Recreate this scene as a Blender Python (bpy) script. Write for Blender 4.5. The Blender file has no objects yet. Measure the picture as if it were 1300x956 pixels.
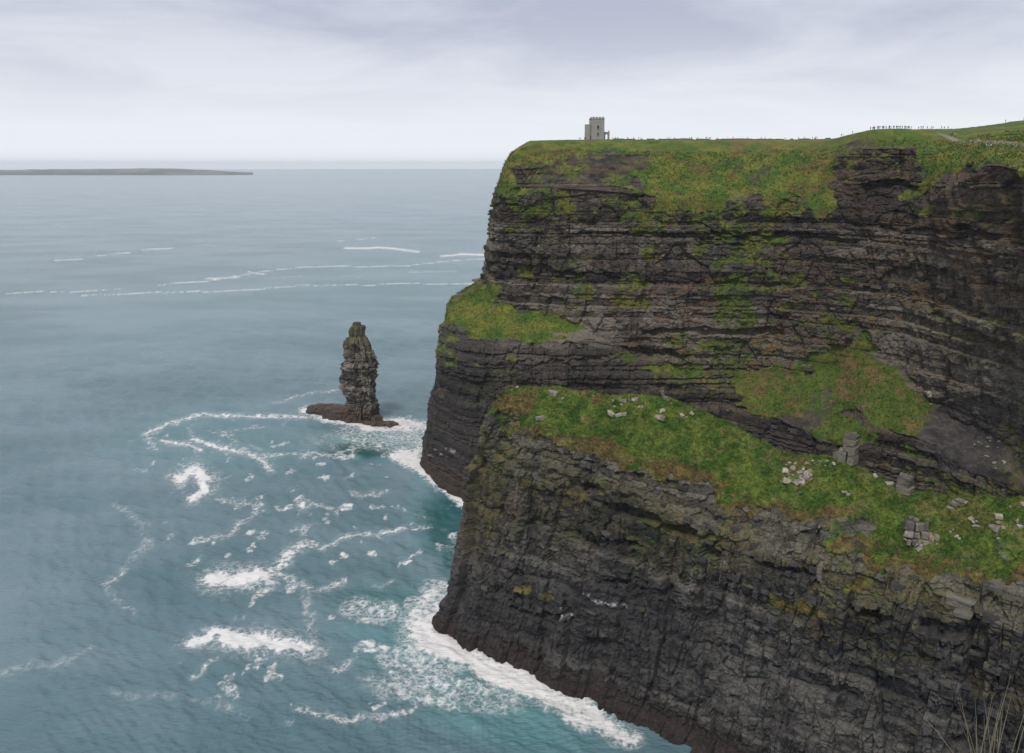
import bpy, bmesh, math, random
import numpy as np
from mathutils import Vector, Matrix

random.seed(11); RNG = np.random.default_rng(11)
scene = bpy.context.scene
col = scene.collection

# ------------------------------------------------------------------ camera
F = 1011.0                    # focal length in photo pixels (28 mm on 36 mm)
CU, CV = 650.0, 433.5         # optical centre in the photograph
HC = 172.0                    # eye height above the sea
HORIZON_V = 207.5
TH = math.atan((CV - HORIZON_V) / F)
CT, ST = math.cos(TH), math.sin(TH)
cam_d = bpy.data.cameras.new('camera')
cam = bpy.data.objects.new('camera', cam_d); col.objects.link(cam)
cam.location = (0, 0, HC); cam.rotation_euler = (math.pi/2 - TH, 0, 0)
cam_d.sensor_width = 36; cam_d.lens = F / 1300 * 36
cam_d.shift_y = -(478 - CV) / 1300
cam_d.clip_start = 0.1; cam_d.clip_end = 200000
scene.camera = cam

scene.cycles.volume_bounces = 4

# ------------------------------------------------------------------ sky and sun
SUN_EL, SUN_AZ = math.radians(56), math.radians(203)   # azimuth clockwise from +Y (north)
world = bpy.data.worlds.new('World'); scene.world = world; world.use_nodes = True
wt = world.node_tree; wt.nodes.clear()
def wn(t): return wt.nodes.new(t)
wl = wt.links.new
sky = wn('ShaderNodeTexSky'); sky.sky_type = 'NISHITA'; sky.sun_disc = False
sky.sun_elevation = SUN_EL; sky.sun_rotation = SUN_AZ
tc = wn('ShaderNodeTexCoord'); sep = wn('ShaderNodeSeparateXYZ'); wl(tc.outputs['Generated'], sep.inputs[0])
zc = wn('ShaderNodeMath'); zc.operation = 'MAXIMUM'; zc.inputs[1].default_value = 0.0; wl(sep.outputs['Z'], zc.inputs[0])
za = wn('ShaderNodeMath'); za.operation = 'ADD'; za.inputs[1].default_value = 0.16; wl(zc.outputs[0], za.inputs[0])
dv = wn('ShaderNodeVectorMath'); dv.operation = 'DIVIDE'; cmb = wn('ShaderNodeCombineXYZ')
for i in range(2): wl(za.outputs[0], cmb.inputs[i])
cmb.inputs[2].default_value = 1.0
wl(tc.outputs['Generated'], dv.inputs[0]); wl(cmb.outputs[0], dv.inputs[1])
mp = wn('ShaderNodeMapping'); mp.inputs['Scale'].default_value = (0.8, 1.1, 0.0); mp.inputs['Location'].default_value = (1.3, 4.2, 0)
wl(dv.outputs[0], mp.inputs['Vector'])
nz = wn('ShaderNodeTexNoise'); nz.inputs['Scale'].default_value = 1.0; nz.inputs['Detail'].default_value = 7; nz.inputs['Roughness'].default_value = 0.58
nz.inputs['Distortion'].default_value = 0.5; wl(mp.outputs[0], nz.inputs['Vector'])
rmp = wn('ShaderNodeValToRGB'); e = rmp.color_ramp.elements
e[0].position = 0.38; e[0].color = (0.41, 0.435, 0.53, 1); e[1].position = 0.62; e[1].color = (0.585, 0.605, 0.68, 1)
wl(nz.outputs['Fac'], rmp.inputs[0])
# the cloud deck thins towards the horizon into bright mist
hz = wn('ShaderNodeMapRange'); hz.interpolation_type = 'SMOOTHERSTEP'; hz.inputs[1].default_value = -0.02; hz.inputs[2].default_value = 0.20; hz.inputs[3].default_value = 1.0; hz.inputs[4].default_value = 0.0
wl(sep.outputs['Z'], hz.inputs[0])
hm = wn('ShaderNodeMix'); hm.data_type = 'RGBA'; wl(hz.outputs[0], hm.inputs['Factor']); wl(rmp.outputs[0], hm.inputs[6]); hm.inputs[7].default_value = (0.755, 0.78, 0.835, 1)
sc = wn('ShaderNodeVectorMath'); sc.operation = 'SCALE'; sc.inputs['Scale'].default_value = 10.0; wl(hm.outputs[2], sc.inputs[0])
mx = wn('ShaderNodeMix'); mx.data_type = 'RGBA'; mx.inputs['Factor'].default_value = 0.93
wl(sky.outputs[0], mx.inputs[6]); wl(sc.outputs[0], mx.inputs[7])
bg = wn('ShaderNodeBackground'); bg.inputs['Strength'].default_value = 0.1; wl(mx.outputs[2], bg.inputs[0])
wo = wn('ShaderNodeOutputWorld'); wl(bg.outputs[0], wo.inputs[0])
sun_d = bpy.data.lights.new('sun', 'SUN'); sun_d.energy = 1.5; sun_d.angle = math.radians(10); sun_d.color = (1.0, 0.96, 0.9)
sun = bpy.data.objects.new('sun', sun_d); col.objects.link(sun)
sdir = Vector((math.sin(SUN_AZ)*math.cos(SUN_EL), math.cos(SUN_AZ)*math.cos(SUN_EL), math.sin(SUN_EL)))
sun.rotation_euler = sdir.to_track_quat('Z', 'Y').to_euler(); sun.location = (-100, -200, 600)
vs = scene.view_settings; vs.view_transform = 'Standard'; vs.look = 'None'; vs.gamma = 1; vs.exposure = 0.25; vs.use_curve_mapping = False

# ------------------------------------------------------------------ pixel <-> world
def ray(u, v):
    xr, yr = (u - CU) / F, (CV - v) / F
    return xr, CT + yr*ST, -ST + yr*CT
def P(u, v, Y):
    dx, dy, dz = ray(u, v); t = Y / dy
    return np.array((dx*t, Y, HC + dz*t))
def P0(u, v, z=0.0):
    dx, dy, dz = ray(u, v); t = (z - HC) / dz
    return np.array((dx*t, dy*t, z))
def proj(p):
    x, y, z = p[..., 0], p[..., 1], p[..., 2] - HC
    fw = y*CT - z*ST; up = y*ST + z*CT
    fw = np.where(fw > 1, fw, 1)
    return CU + F*x/fw, CV - F*up/fw

# ------------------------------------------------------------------ noise
def ihash(ix, iy, iz, seed):
    h = (ix.astype(np.int64)*374761393 + iy.astype(np.int64)*668265263 + iz.astype(np.int64)*2147483647 + seed*974711) & 0xffffffff
    h = ((h ^ (h >> 13))*1274126177) & 0xffffffff
    h = ((h ^ (h >> 16))*2246822519) & 0xffffffff
    h = h ^ (h >> 15)
    return (h & 0xffffff) / float(0x1000000)
def vnoise(x, y, z, seed=0):
    ix, iy, iz = np.floor(x), np.floor(y), np.floor(z)
    fx, fy, fz = x-ix, y-iy, z-iz
    fx, fy, fz = fx*fx*(3-2*fx), fy*fy*(3-2*fy), fz*fz*(3-2*fz)
    r = 0
    for a in (0, 1):
        wx = fx if a else 1-fx
        for b in (0, 1):
            wy = fy if b else 1-fy
            for c in (0, 1):
                wz = fz if c else 1-fz
                r = r + wx*wy*wz*ihash(ix+a, iy+b, iz+c, seed)
    return r
def fbm(x, y, z, seed=0, octv=4, gain=0.5):
    r, a, t = 0, 1.0, 0
    for o in range(octv):
        r = r + a*vnoise(x, y, z, seed+o*17); t += a
        x, y, z = x*2.03+3.1, y*2.03+1.7, z*2.03+9.2; a *= gain
    return r/t
def sstep(a, b, x):
    t = np.clip((x-a)/(b-a), 0, 1); return t*t*(3-2*t)
def lerp(a, b, t): return a + (b-a)*t
def mixc(c, d, m): return c + (np.asarray(d) - c)*m[..., None]
def blobs(u, v, lst):
    m = np.zeros_like(u)
    for (cu, cv, ru, rv, ang, st) in lst:
        a = math.radians(ang); du, dv_ = u-cu, v-cv
        p = (du*math.cos(a) + dv_*math.sin(a))/ru; q = (-du*math.sin(a) + dv_*math.cos(a))/rv
        m = np.maximum(m, st*sstep(1.35, 0.55, np.sqrt(p*p+q*q)))
    return m
def crisp(m, n, lo=.42, hi=.58, k=.9):
    """ragged, hard-edged patch from a soft one"""
    return sstep(lo, hi, m + k*(n-.5)*(m > .02))
def polydist(u, v, pts, ky=1.0):
    d = np.full(u.shape, 1e9)
    for (a, b), (c, e_) in zip(pts[:-1], pts[1:]):
        vx, vy = c-a, (e_-b)*ky; L = vx*vx+vy*vy+1e-9
        t = np.clip(((u-a)*vx + (v-b)*ky*vy)/L, 0, 1)
        d = np.minimum(d, np.hypot(u-a-t*vx, (v-b)*ky-t*vy))
    return d

# ------------------------------------------------------------------ strata (shared by every cliff)
_th = []
_z = -30.0
while _z < 240:
    t = float(np.clip(RNG.lognormal(0.15, 0.95), 0.3, 6.5)); _th.append(_z); _z += t
LAY = np.array(_th); NL = len(LAY)
LTH = np.diff(np.append(LAY, _z))
LHARD = RNG.random(NL); LW = np.clip(LTH*RNG.uniform(1.6, 4.5, NL), 1.2, 11); LPH = RNG.random(NL)*50; LCOL = RNG.random(NL)
PKG = np.cumsum(RNG.random(NL) < 0.13)
NP_ = PKG.max()+1; PW = RNG.uniform(5, 15, NP_); PPH = RNG.random(NP_)*90; PHARD = RNG.random(NP_)
def facets(s, h, cs, ch, seed, wob=.9):
    """irregular angular rock faces: a random step, a random tilt and the distance to the joint"""
    gx, gy = s/cs, h/ch
    wx, wy = wob*(vnoise(gx*1.3, gy*1.3, gx*0, seed+1)-.5), wob*(vnoise(gx*1.3, gy*1.3, gx*0+4, seed+2)-.5)
    gx, gy = gx+wx, gy+wy
    ix, iy = np.floor(gx), np.floor(gy)
    d1 = np.full(gx.shape, 9.0); d2 = d1.copy(); r_ = np.zeros_like(gx); t_ = np.zeros_like(gx)
    for a in (-1, 0, 1):
        for b in (-1, 0, 1):
            cx, cy = ix+a, iy+b
            h1 = ihash(cx, cy, cx*0, seed+3); h2 = ihash(cx, cy, cx*0+1, seed+4)
            ex, ey = gx-cx-h1, gy-cy-h2
            d = np.maximum(np.abs(ex), np.abs(ey))*.7 + .3*(np.abs(ex)+np.abs(ey))
            m_ = d < d1
            d2 = np.where(m_, d1, np.minimum(d2, d)); d1 = np.where(m_, d, d1)
            h3 = ihash(cx, cy, cx*0+2, seed+5); h4 = ihash(cx, cy, cx*0+3, seed+6)
            r_ = np.where(m_, h3, r_); t_ = np.where(m_, ex*(h4-.5)*2 + ey*(h3-.5)*2, t_)
    return r_, t_, d2-d1
def strata(x, y, z, s, seed, amp=1.0):
    """outward offset in metres of bedded, jointed rock, and its random values"""
    h = z + 5*(vnoise(x/90, y/90, z*0, seed+1)-.5) + 0.7*(vnoise(x/11, y/11, z/9, seed+2)-.5)
    li = np.clip(np.searchsorted(LAY, h) - 1, 0, NL-1)
    f = (h - LAY[li]) / LTH[li]
    sw = s + 3.0*(vnoise(x/5, y/5, z/6, seed+3)-.5)
    c = sw/LW[li] + LPH[li]; ci = np.floor(c); cf = np.minimum(c-ci, 1-(c-ci))*LW[li]
    r1 = ihash(ci, li, li*0, seed+5)
    k = PKG[li]; sw2 = s + 11*(vnoise(x/16, y/16, z/22, seed+4)-.5)
    c2 = sw2/PW[k] + PPH[k]; ci2 = np.floor(c2); cf2 = np.minimum(c2-ci2, 1-(c2-ci2))*PW[k]
    r2 = ihash(ci2, k, k*0, seed+6)
    # the same joints run on through several packages
    c3 = (s + 30*(vnoise(x/40, y/40, z/60, seed+7)-.5))/21.0; ci3 = np.floor(c3); cf3 = np.minimum(c3-ci3, 1-(c3-ci3))*21
    r3 = ihash(ci3, ci3*0, ci3*0, seed+8)
    big = fbm(x/34, y/34, z/40, seed+9, 4)-.5
    ra, ta, ea = facets(s, h, 15, 13, seed+20, .6); rb, tb, eb = facets(s, h, 5.0, 3.6, seed+30, .4); rc, tc_, ec = facets(s, h, 1.9, 1.2, seed+40, .3)
    lm = .55 + 1.0*sstep(.3, .7, vnoise(x/22, y/22, z/14, seed+11))
    o = 2.3*(LHARD[li]-.5)*lm + 1.0*(r1-.5) + 2.8*(PHARD[k]-.5) + 1.5*(r2-.5) + 2.2*(r3-.5) + 6.5*big
    o += 2.3*(ra-.5) + 1.1*ta + .9*(rb-.5) + .6*tb + .4*(rc-.5) + .3*tc_
    fm = sstep(.5, .66, vnoise(x/13, y/13, z/19, seed+12))
    o -= 0.4*sstep(.35, .0, cf) + 0.35*np.abs(2*f-1)**5 + fm*(1.0*sstep(.7, .0, cf2)*(r2 > .6) + 1.8*sstep(1.1, 0, cf3)*(r3 > .55))
    o -= .5*sstep(.10, 0, ea) + .3*sstep(.10, 0, eb)
    o += 0.4*(fbm(x/2.2, y/2.2, z/1.5, seed+10, 3)-.5)
    return o*amp, li, r1, r2, r3, .6*LCOL[li]+.4*PHARD[k]

# ------------------------------------------------------------------ lofted terrain
def catmull(C, n_per):
    """C[ns, nl, 3] -> dense along axis 0, n_per[i] steps on segment i"""
    out = []
    ns = len(C)
    for i in range(ns-1):
        p1, p2 = C[i], C[i+1]
        p0 = C[i-1] if i else 2*p1-p2
        p3 = C[i+2] if i+2 < ns else 2*p2-p1
        m1, m2 = 0.35*(p2-p0), 0.35*(p3-p1)
        n = n_per[i]; last = i == ns-2
        for t in np.linspace(0, 1, n+1)[:None if last else -1]:
            t2, t3 = t*t, t*t*t
            out.append((2*t3-3*t2+1)*p1 + (t3-2*t2+t)*m1 + (-2*t3+3*t2)*p2 + (t3-t2)*m2)
    return np.array(out)
def densify_levels(G, n_per):
    rows = []; lev = []
    nl = G.shape[1]
    for i in range(nl-1):
        n = n_per[i]; last = i == nl-2
        for t in np.linspace(0, 1, n+1)[:None if last else -1]:
            rows.append(G[:, i]*(1-t) + G[:, i+1]*t); lev.append(i+t)
    return np.stack(rows, 1), np.array(lev)
def blur(A, axis, n):
    for _ in range(n):
        B = A.copy()
        sl = [slice(None)]*A.ndim
        a, b, c = sl[:], sl[:], sl[:]
        a[axis], b[axis], c[axis] = slice(0, -2), slice(1, -1), slice(2, None)
        B[tuple(b)] = .25*A[tuple(a)] + .5*A[tuple(b)] + .25*A[tuple(c)]
        A = B
    return A
def grid_normals(G):
    ds = np.gradient(G, axis=0); dt = np.gradient(G, axis=1)
    n = np.cross(ds, dt); return n/(np.linalg.norm(n, axis=-1, keepdims=True)+1e-9)
def plan_out(G, nb):
    t = np.gradient(G[..., :2], axis=0); t = blur(blur(t, 0, nb), 1, 20)
    n = np.stack((t[..., 1], -t[..., 0]), -1); return n/(np.linalg.norm(n, axis=-1, keepdims=True)+1e-9)
def grid_mesh(name, G, colr=None, smooth=None, floats=None):
    ns, nl = G.shape[:2]
    me = bpy.data.meshes.new(name)
    nv = ns*nl; nf = (ns-1)*(nl-1)
    idx = np.arange(nv).reshape(ns, nl)
    q = np.stack((idx[:-1, :-1], idx[1:, :-1], idx[1:, 1:], idx[:-1, 1:]), -1).reshape(-1)
    me.vertices.add(nv); me.vertices.foreach_set('co', np.ascontiguousarray(G, np.float32).ravel())
    me.loops.add(nf*4); me.loops.foreach_set('vertex_index', q.astype(np.int32))
    me.polygons.add(nf); me.polygons.foreach_set('loop_start', np.arange(0, nf*4, 4, dtype=np.int32))
    me.polygons.foreach_set('loop_total', np.full(nf, 4, np.int32))
    if smooth is not None:
        sm = smooth[:-1, :-1].ravel() if smooth.ndim == 2 else np.full(nf, bool(smooth))
        me.polygons.foreach_set('use_smooth', sm.astype(bool))
    me.update(calc_edges=True)
    if colr is not None: set_col(me, colr.reshape(-1, 3))
    for k, a in (floats or {}).items():
        at = me.attributes.new(k, 'FLOAT', 'POINT'); at.data.foreach_set('value', np.ascontiguousarray(a, np.float32).ravel())
    return me
def set_col(me, c):
    at = me.attributes.new('Col', 'FLOAT_COLOR', 'POINT')
    rgba = np.ones((len(c), 4), np.float32); rgba[:, :3] = np.clip(c, 0.002, 1)
    at.data.foreach_set('color', rgba.ravel())
def tri_mesh(name, V, T, colr=None):
    me = bpy.data.meshes.new(name); V = np.asarray(V, np.float32); T = np.asarray(T, np.int32)
    me.vertices.add(len(V)); me.vertices.foreach_set('co', V.ravel())
    me.loops.add(T.size); me.loops.foreach_set('vertex_index', T.ravel())
    me.polygons.add(len(T)); me.polygons.foreach_set('loop_start', np.arange(0, T.size, 3, dtype=np.int32))
    me.polygons.foreach_set('loop_total', np.full(len(T), 3, np.int32)); me.update(calc_edges=True)
    if colr is not None: set_col(me, colr)
    return me
def link(name, me, mat=None, parent=None, **kw):
    o = bpy.data.objects.new(name, me); col.objects.link(o)
    if mat and me: me.materials.append(mat)
    if parent: o.parent = parent
    for k, v in kw.items(): o[k] = v
    return o

# ------------------------------------------------------------------ materials
def new_mat(name):
    m = bpy.data.materials.new(name); m.use_nodes = True
    nt = m.node_tree; b = nt.nodes['Principled BSDF']
    return m, nt, b
def attr_mat(name, rough=0.9, scale=1.2, vary=(0.7, 1.35), bump=0.35, dist=0.25, spec=0.25, zstretch=1.0, scale2=9.0):
    """vertex colour of the thing itself, broken up by two sizes of grain"""
    m, nt, b = new_mat(name); N = nt.nodes.new; L = nt.links.new
    at = N('ShaderNodeAttribute'); at.attribute_name = 'Col'
    tcn = N('ShaderNodeTexCoord'); mpn = N('ShaderNodeMapping'); mpn.inputs['Scale'].default_value = (1, 1, zstretch); L(tcn.outputs['Object'], mpn.inputs[0])
    n1 = N('ShaderNodeTexNoise'); n1.inputs['Scale'].default_value = scale; n1.inputs['Detail'].default_value = 8; n1.inputs['Roughness'].default_value = 0.68; L(mpn.outputs[0], n1.inputs['Vector'])
    mr = N('ShaderNodeMapRange'); mr.inputs[1].default_value = 0.3; mr.inputs[2].default_value = 0.7; mr.inputs[3].default_value = vary[0]; mr.inputs[4].default_value = vary[1]; L(n1.outputs['Fac'], mr.inputs[0])
    mul = N('ShaderNodeVectorMath'); mul.operation = 'SCALE'; L(at.outputs['Color'], mul.inputs[0]); L(mr.outputs[0], mul.inputs['Scale'])
    L(mul.outputs[0], b.inputs['Base Color'])
    b.inputs['Roughness'].default_value = rough; b.inputs['Specular IOR Level'].default_value = spec
    bp = N('ShaderNodeBump'); bp.inputs['Strength'].default_value = bump; bp.inputs['Distance'].default_value = dist
    L(n1.outputs['Fac'], bp.inputs['Height']); L(bp.outputs[0], b.inputs['Normal'])
    return m
M_CLIFF = attr_mat('layered_cliff_rock', rough=0.85, scale=0.9, vary=(0.5, 1.5), bump=0.6, dist=0.5, zstretch=2.2)
M_GRASS = attr_mat('grass_blades', rough=0.8, scale=0.5, vary=(0.8, 1.2), bump=0.0, spec=0.15)
def plain_mat(name, c1, c2, scale=1.0, rough=0.9, bump=0.4, dist=0.15, rnd=0.35, spec=0.25, lich=None, zs=1.0):
    m, nt, b = new_mat(name); N = nt.nodes.new; L = nt.links.new
    tcn = N('ShaderNodeTexCoord'); mpn = N('ShaderNodeMapping'); mpn.inputs['Scale'].default_value = (1, 1, zs)
    oi = N('ShaderNodeObjectInfo')
    ad = N('ShaderNodeVectorMath'); ad.operation = 'ADD'; L(tcn.outputs['Object'], ad.inputs[0]); L(oi.outputs['Location'], ad.inputs[1]); L(ad.outputs[0], mpn.inputs[0])
    n1 = N('ShaderNodeTexNoise'); n1.inputs['Scale'].default_value = scale; n1.inputs['Detail'].default_value = 8; n1.inputs['Roughness'].default_value = 0.65; L(mpn.outputs[0], n1.inputs['Vector'])
    r = N('ShaderNodeValToRGB'); r.color_ramp.elements[0].position = .3; r.color_ramp.elements[1].position = .7
    r.color_ramp.elements[0].color = (*c1, 1); r.color_ramp.elements[1].color = (*c2, 1); L(n1.outputs['Fac'], r.inputs[0])
    outc = r.outputs[0]
    if lich:
        n2 = N('ShaderNodeTexNoise'); n2.inputs['Scale'].default_value = scale*.55; n2.inputs['Detail'].default_value = 6; n2.inputs['Roughness'].default_value = .6
        a2 = N('ShaderNodeVectorMath'); a2.operation = 'ADD'; a2.inputs[1].default_value = (31, 17, 5); L(ad.outputs[0], a2.inputs[0]); L(a2.outputs[0], n2.inputs['Vector'])
        m2 = N('ShaderNodeMapRange'); m2.inputs[1].default_value = .53; m2.inputs[2].default_value = .64; L(n2.outputs['Fac'], m2.inputs[0])
        x = N('ShaderNodeMix'); x.data_type = 'RGBA'; L(m2.outputs[0], x.inputs['Factor']); L(outc, x.inputs[6]); x.inputs[7].default_value = (*lich, 1); outc = x.outputs[2]
    mr = N('ShaderNodeMapRange'); mr.inputs[3].default_value = 1-rnd; mr.inputs[4].default_value = 1+rnd; L(oi.outputs['Random'], mr.inputs[0])
    mul = N('ShaderNodeVectorMath'); mul.operation = 'SCALE'; L(outc, mul.inputs[0]); L(mr.outputs[0], mul.inputs['Scale']); L(mul.outputs[0], b.inputs['Base Color'])
    b.inputs['Roughness'].default_value = rough; b.inputs['Specular IOR Level'].default_value = spec
    bp = N('ShaderNodeBump'); bp.inputs['Strength'].default_value = bump; bp.inputs['Distance'].default_value = dist; L(n1.outputs['Fac'], bp.inputs['Height']); L(bp.outputs[0], b.inputs['Normal'])
    return m
M_BLOCK = plain_mat('cliff_block_rock', (0.022, 0.022, 0.024), (0.12, 0.112, 0.10), scale=1.4, lich=(0.105, 0.092, 0.042), zs=2.5, rnd=.35)
M_BLOCK_B = plain_mat('far_cliff_block_rock', (0.025, 0.023, 0.022), (0.15, 0.128, 0.105), scale=.9, zs=2.5, rnd=.5)
M_PALE = plain_mat('pale_boulder', (0.15, 0.135, 0.115), (0.44, 0.395, 0.33), scale=2.2, rnd=.35, lich=(0.27, 0.20, 0.08))
M_OUT = plain_mat('outcrop_stone', (0.07, 0.065, 0.06), (0.29, 0.26, 0.22), scale=2.0, rnd=.4, lich=(0.30, 0.22, 0.07), zs=2)
M_PILLAR = plain_mat('pillar_stone', (0.055, 0.051, 0.045), (0.235, 0.21, 0.17), scale=1.6, rnd=.3, lich=(0.15, 0.135, 0.06), zs=2.2)
M_TOWER = plain_mat('tower_stone', (0.25, 0.235, 0.215), (0.42, 0.40, 0.37), scale=1.1, rnd=.0, bump=.5, zs=1.5)
M_HOLE = plain_mat('dark_window_opening', (0.02, 0.02, 0.02), (0.035, 0.033, 0.03), rnd=0)
M_FLAG = plain_mat('flagstone', (0.10, 0.10, 0.10), (0.2, 0.19, 0.18), scale=.8, rnd=0)
M_PATH = plain_mat('path_gravel', (0.26, 0.23, 0.19), (0.4, 0.36, 0.3), scale=.6, rnd=0)

# ------------------------------------------------------------------ SEA
def build_sea():
    us = np.concatenate((np.linspace(-40, 760, 490), np.linspace(775, 1500, 40)))
    az = np.arctan2(us-CU, F)
    az = np.concatenate((np.linspace(-math.pi, az[0]-.02, 60), az, np.linspace(az[-1]+.03, math.pi, 50)))
    vs_ = np.concatenate((np.linspace(HORIZON_V+2.6, HORIZON_V+40, 50, endpoint=False), np.linspace(HORIZON_V+40, 965, 460)))
    dep = np.arctan((CV-vs_)/F); dep = TH - dep
    r = HC/np.tan(dep); r = np.concatenate(([0.5, 40, 110, 160], r[::-1][r[::-1] < 24000], [26000]))
    A_, R = np.meshgrid(az, r, indexing='ij')
    X, Y = np.sin(A_)*R, np.cos(A_)*R
    cell = np.gradient(r)[None, :]*np.ones_like(X)
    Z = np.zeros_like(X)
    rng = np.random.default_rng(4)
    for k in range(34):
        lam = 1.8*1.083**k; a = math.radians(rng.normal(215, 30)); ph = rng.random()*6.28
        kx, ky = math.sin(a)*6.283/lam, math.cos(a)*6.283/lam
        w = sstep(0.5, 0.25, cell/lam)
        mod = .35+1.3*vnoise(X/(lam*4)+k*7, Y/(lam*4), X*0, 50+k)
        q = X*kx + Y*ky + ph + 1.2*vnoise(X/(lam*3), Y/(lam*3)+k, X*0, 90+k)
        sw = np.sin(q); Z += w*mod*0.019*lam**0.58*(sw + .12*sw*sw)
    G = np.stack((X, Y, Z), -1)
    u, v = proj(np.stack((X, Y, np.zeros_like(X)), -1))
    inv = (Y > 50)
    # foam: wobble, then lines and patches traced on the water
    wob = 9*np.clip((v-209)/400, .1, 1)
    sc_ = np.clip(R, 200, 1e9)/300
    nu = u + wob*(fbm(X/(9*sc_), Y/(14*sc_), X*0, 21, 4)-.5)*2; nv_ = v + wob*.6*(fbm(X/(9*sc_), Y/(14*sc_), X*0+5, 31, 4)-.5)*2
    nu = nu + 5*np.clip((v-300)/300, .0, 1)*(fbm(X/2.6, Y/3.6, X*0, 23, 3)-.5)*2; nv_ = nv_ + 3*np.clip((v-300)/300, .0, 1)*(fbm(X/2.6, Y/3.6, X*0+7, 33, 3)-.5)*2
    along = .78 + .42*fbm(X/(16*sc_), Y/(22*sc_), X*0, 43, 3)
    lines = [
     ([(5,372),(80,371),(155,366)],1.1,.8), ([(105,375),(225,371),(330,367),(390,362),(470,361),(620,360)],1.15,.85),
     ([(200,362),(260,357),(330,345),(400,338),(520,338),(560,332),(620,328)],1.15,.85), ([(262,353),(303,352)],2.2,.8), ([(315,345),(335,348)],1.8,.9),
     ([(440,315),(480,314),(532,320)],2.6,1), ([(560,325),(585,323),(622,323)],2.4,1), ([(70,331),(105,328)],1.1,.8), ([(125,324),(165,321)],1.3,.9), ([(180,318),(220,315)],1.3,.9), ([(425,307),(480,301)],.9,.6),
     ([(520,346),(622,343)],1,.5), ([(0,410),(40,404),(90,396)],1.2,.3), ([(340,352),(420,350),(500,352)],1.0,.4),
     ([(185,552),(210,540),(245,530),(272,526),(330,528),(392,530)],2.6,.95), ([(188,552),(197,572)],3,.6), ([(205,562),(240,565),(256,573)],3.6,.9),
     ([(248,559),(280,567),(310,573),(335,584),(345,596)],4.2,.95), ([(300,574),(350,579),(400,575),(456,580)],2.2,.8), ([(270,548),(340,541)],1.6,.5), ([(350,512),(395,499),(432,495)],1.3,.7), ([(240,545),(250,560)],3,.5),
     ([(228,609),(250,596),(262,610)],11,1.05), ([(256,602),(264,624),(246,634)],8,.95), ([(282,634),(318,637),(330,645),(303,665),(288,680),(250,690)],6,.5), ([(330,640),(322,650)],6,.6),
     ([(274,738),(300,733),(335,733)],17,1.12), ([(335,729),(357,717),(366,704),(387,692)],8,.9), ([(350,727),(374,738),(402,750),(440,737)],5,.75),
     ([(242,818),(276,804),(305,806)],9,1.1), ([(296,813),(330,813),(384,822)],17,1.12), ([(386,640),(388,643)],6,.95), ([(400,641),(430,645),(428,652)],3.5,.6), ([(372,674),(394,668),(388,680)],5,.65),
     ([(408,697),(432,685),(472,676),(547,671)],2.8,.85), ([(452,628),(470,627),(492,622)],3.4,.7), ([(150,640),(185,665),(190,690),(160,720),(132,740),(150,760),(172,775)],9,.34), ([(132,742),(165,722)],4,.6),
     ([(275,838),(262,850),(244,862)],5,.6), ([(0,862),(35,845),(60,846),(120,826)],10,.34), ([(390,745),(396,790),(410,830)],11,.40), ([(425,850),(445,842)],6,.75), ([(150,880),(230,885),(300,900)],11,.3), ([(380,900),(440,915),(520,905)],7,.7),
     ([(560,697),(590,690)],4,.5), ([(330,570),(300,560),(285,548)],2,.5), ([(60,700),(95,690)],5,.2), ([(480,742),(500,738)],4,.45), ([(530,655),(545,660)],3,.5), ([(515,652),(505,645)],3,.4)]
    ky = 1.55
    foam = np.zeros_like(X)
    for pts, w, st in lines:
        d = polydist(nu, nv_, pts, ky)
        foam = np.maximum(foam, st*(along if w < 9 else 1.0)*np.exp(-(d/(w*1.05))**2*.9))
        foam = np.maximum(foam, .45*st*np.where(v > 420, 1, .35)*sstep(w*3.5+6, 0, d))
    surf = [(438,532,52,8,6,.98),(500,541,62,10,4,1.0),(530,560,36,12,35,.75),(520,585,34,13,20,.95),(560,612,32,11,36,.95),(588,636,14,8,40,.8),
            (470,775,46,18,5,.62),(545,785,44,30,-25,.93),(566,820,62,22,12,1.12),(640,852,80,22,24,1.15),(720,890,80,26,32,.97),(540,840,60,20,10,.7),(570,880,110,24,8,.62),(500,552,80,20,0,.6),(580,700,16,26,0,.3),(440,560,60,16,0,.35),(560,760,24,26,-30,.9)]
    foam = np.maximum(foam, .96*blobs(nu, nv_, surf))
    # fringe of white water all along the rock foot
    for pts, w in (([(388,521),(420,531),(460,540),(505,543)],7), ([(530,575),(535,596),(560,616),(592,640)],7), ([(556,770),(556,800),(600,832),(640,840),(705,872),(800,940)],15)):
        foam = np.maximum(foam, .95*sstep(w*1.8, w*.1, polydist(nu, nv_, pts, 1.3)*(.55+1.1*fbm(X/12, Y/12, X*0, 47, 3))))
    fleck = sstep(.64, .76, fbm(X/7, Y/10, X*0, 81, 4))*blobs(u, v, [(420,680,220,140,0,.75),(500,600,120,80,0,.7),(480,850,240,80,0,.8),(300,580,160,60,0,.5)])
    foam = np.maximum(foam, fleck)
    lace = fbm(X/3.4, Y/5, X*0, 71, 4); foam = foam*(inv)
    near = lerp(.2, 1.0, sstep(340, 560, v))
    holes = sstep(.085, .0, np.abs(fbm(X/5.5, Y/7.5, X*0, 73, 3)-.5))*sstep(1.0, .55, foam)
    foam = np.clip(foam*(1 + near*.7*(fbm(X/8, Y/11, X*0, 72, 4)-.5)) - near*.10*holes, 0, 1.15)
    Z += np.where(foam > .75, .12*lace, 0)
    aer = np.clip(blobs(u, v, [(480,566,90,20,0,.9),(560,570,60,30,30,.8),(520,800,90,60,0,.55),(640,890,140,60,20,.7),(560,650,45,60,0,.45),(430,400,330,70,-6,.15),(560,350,260,60,-4,.25),(300,560,160,50,0,.3)]) + .3*(fbm(X/110, Y/260, X*0, 77, 3)-.5), 0, 1)
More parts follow.
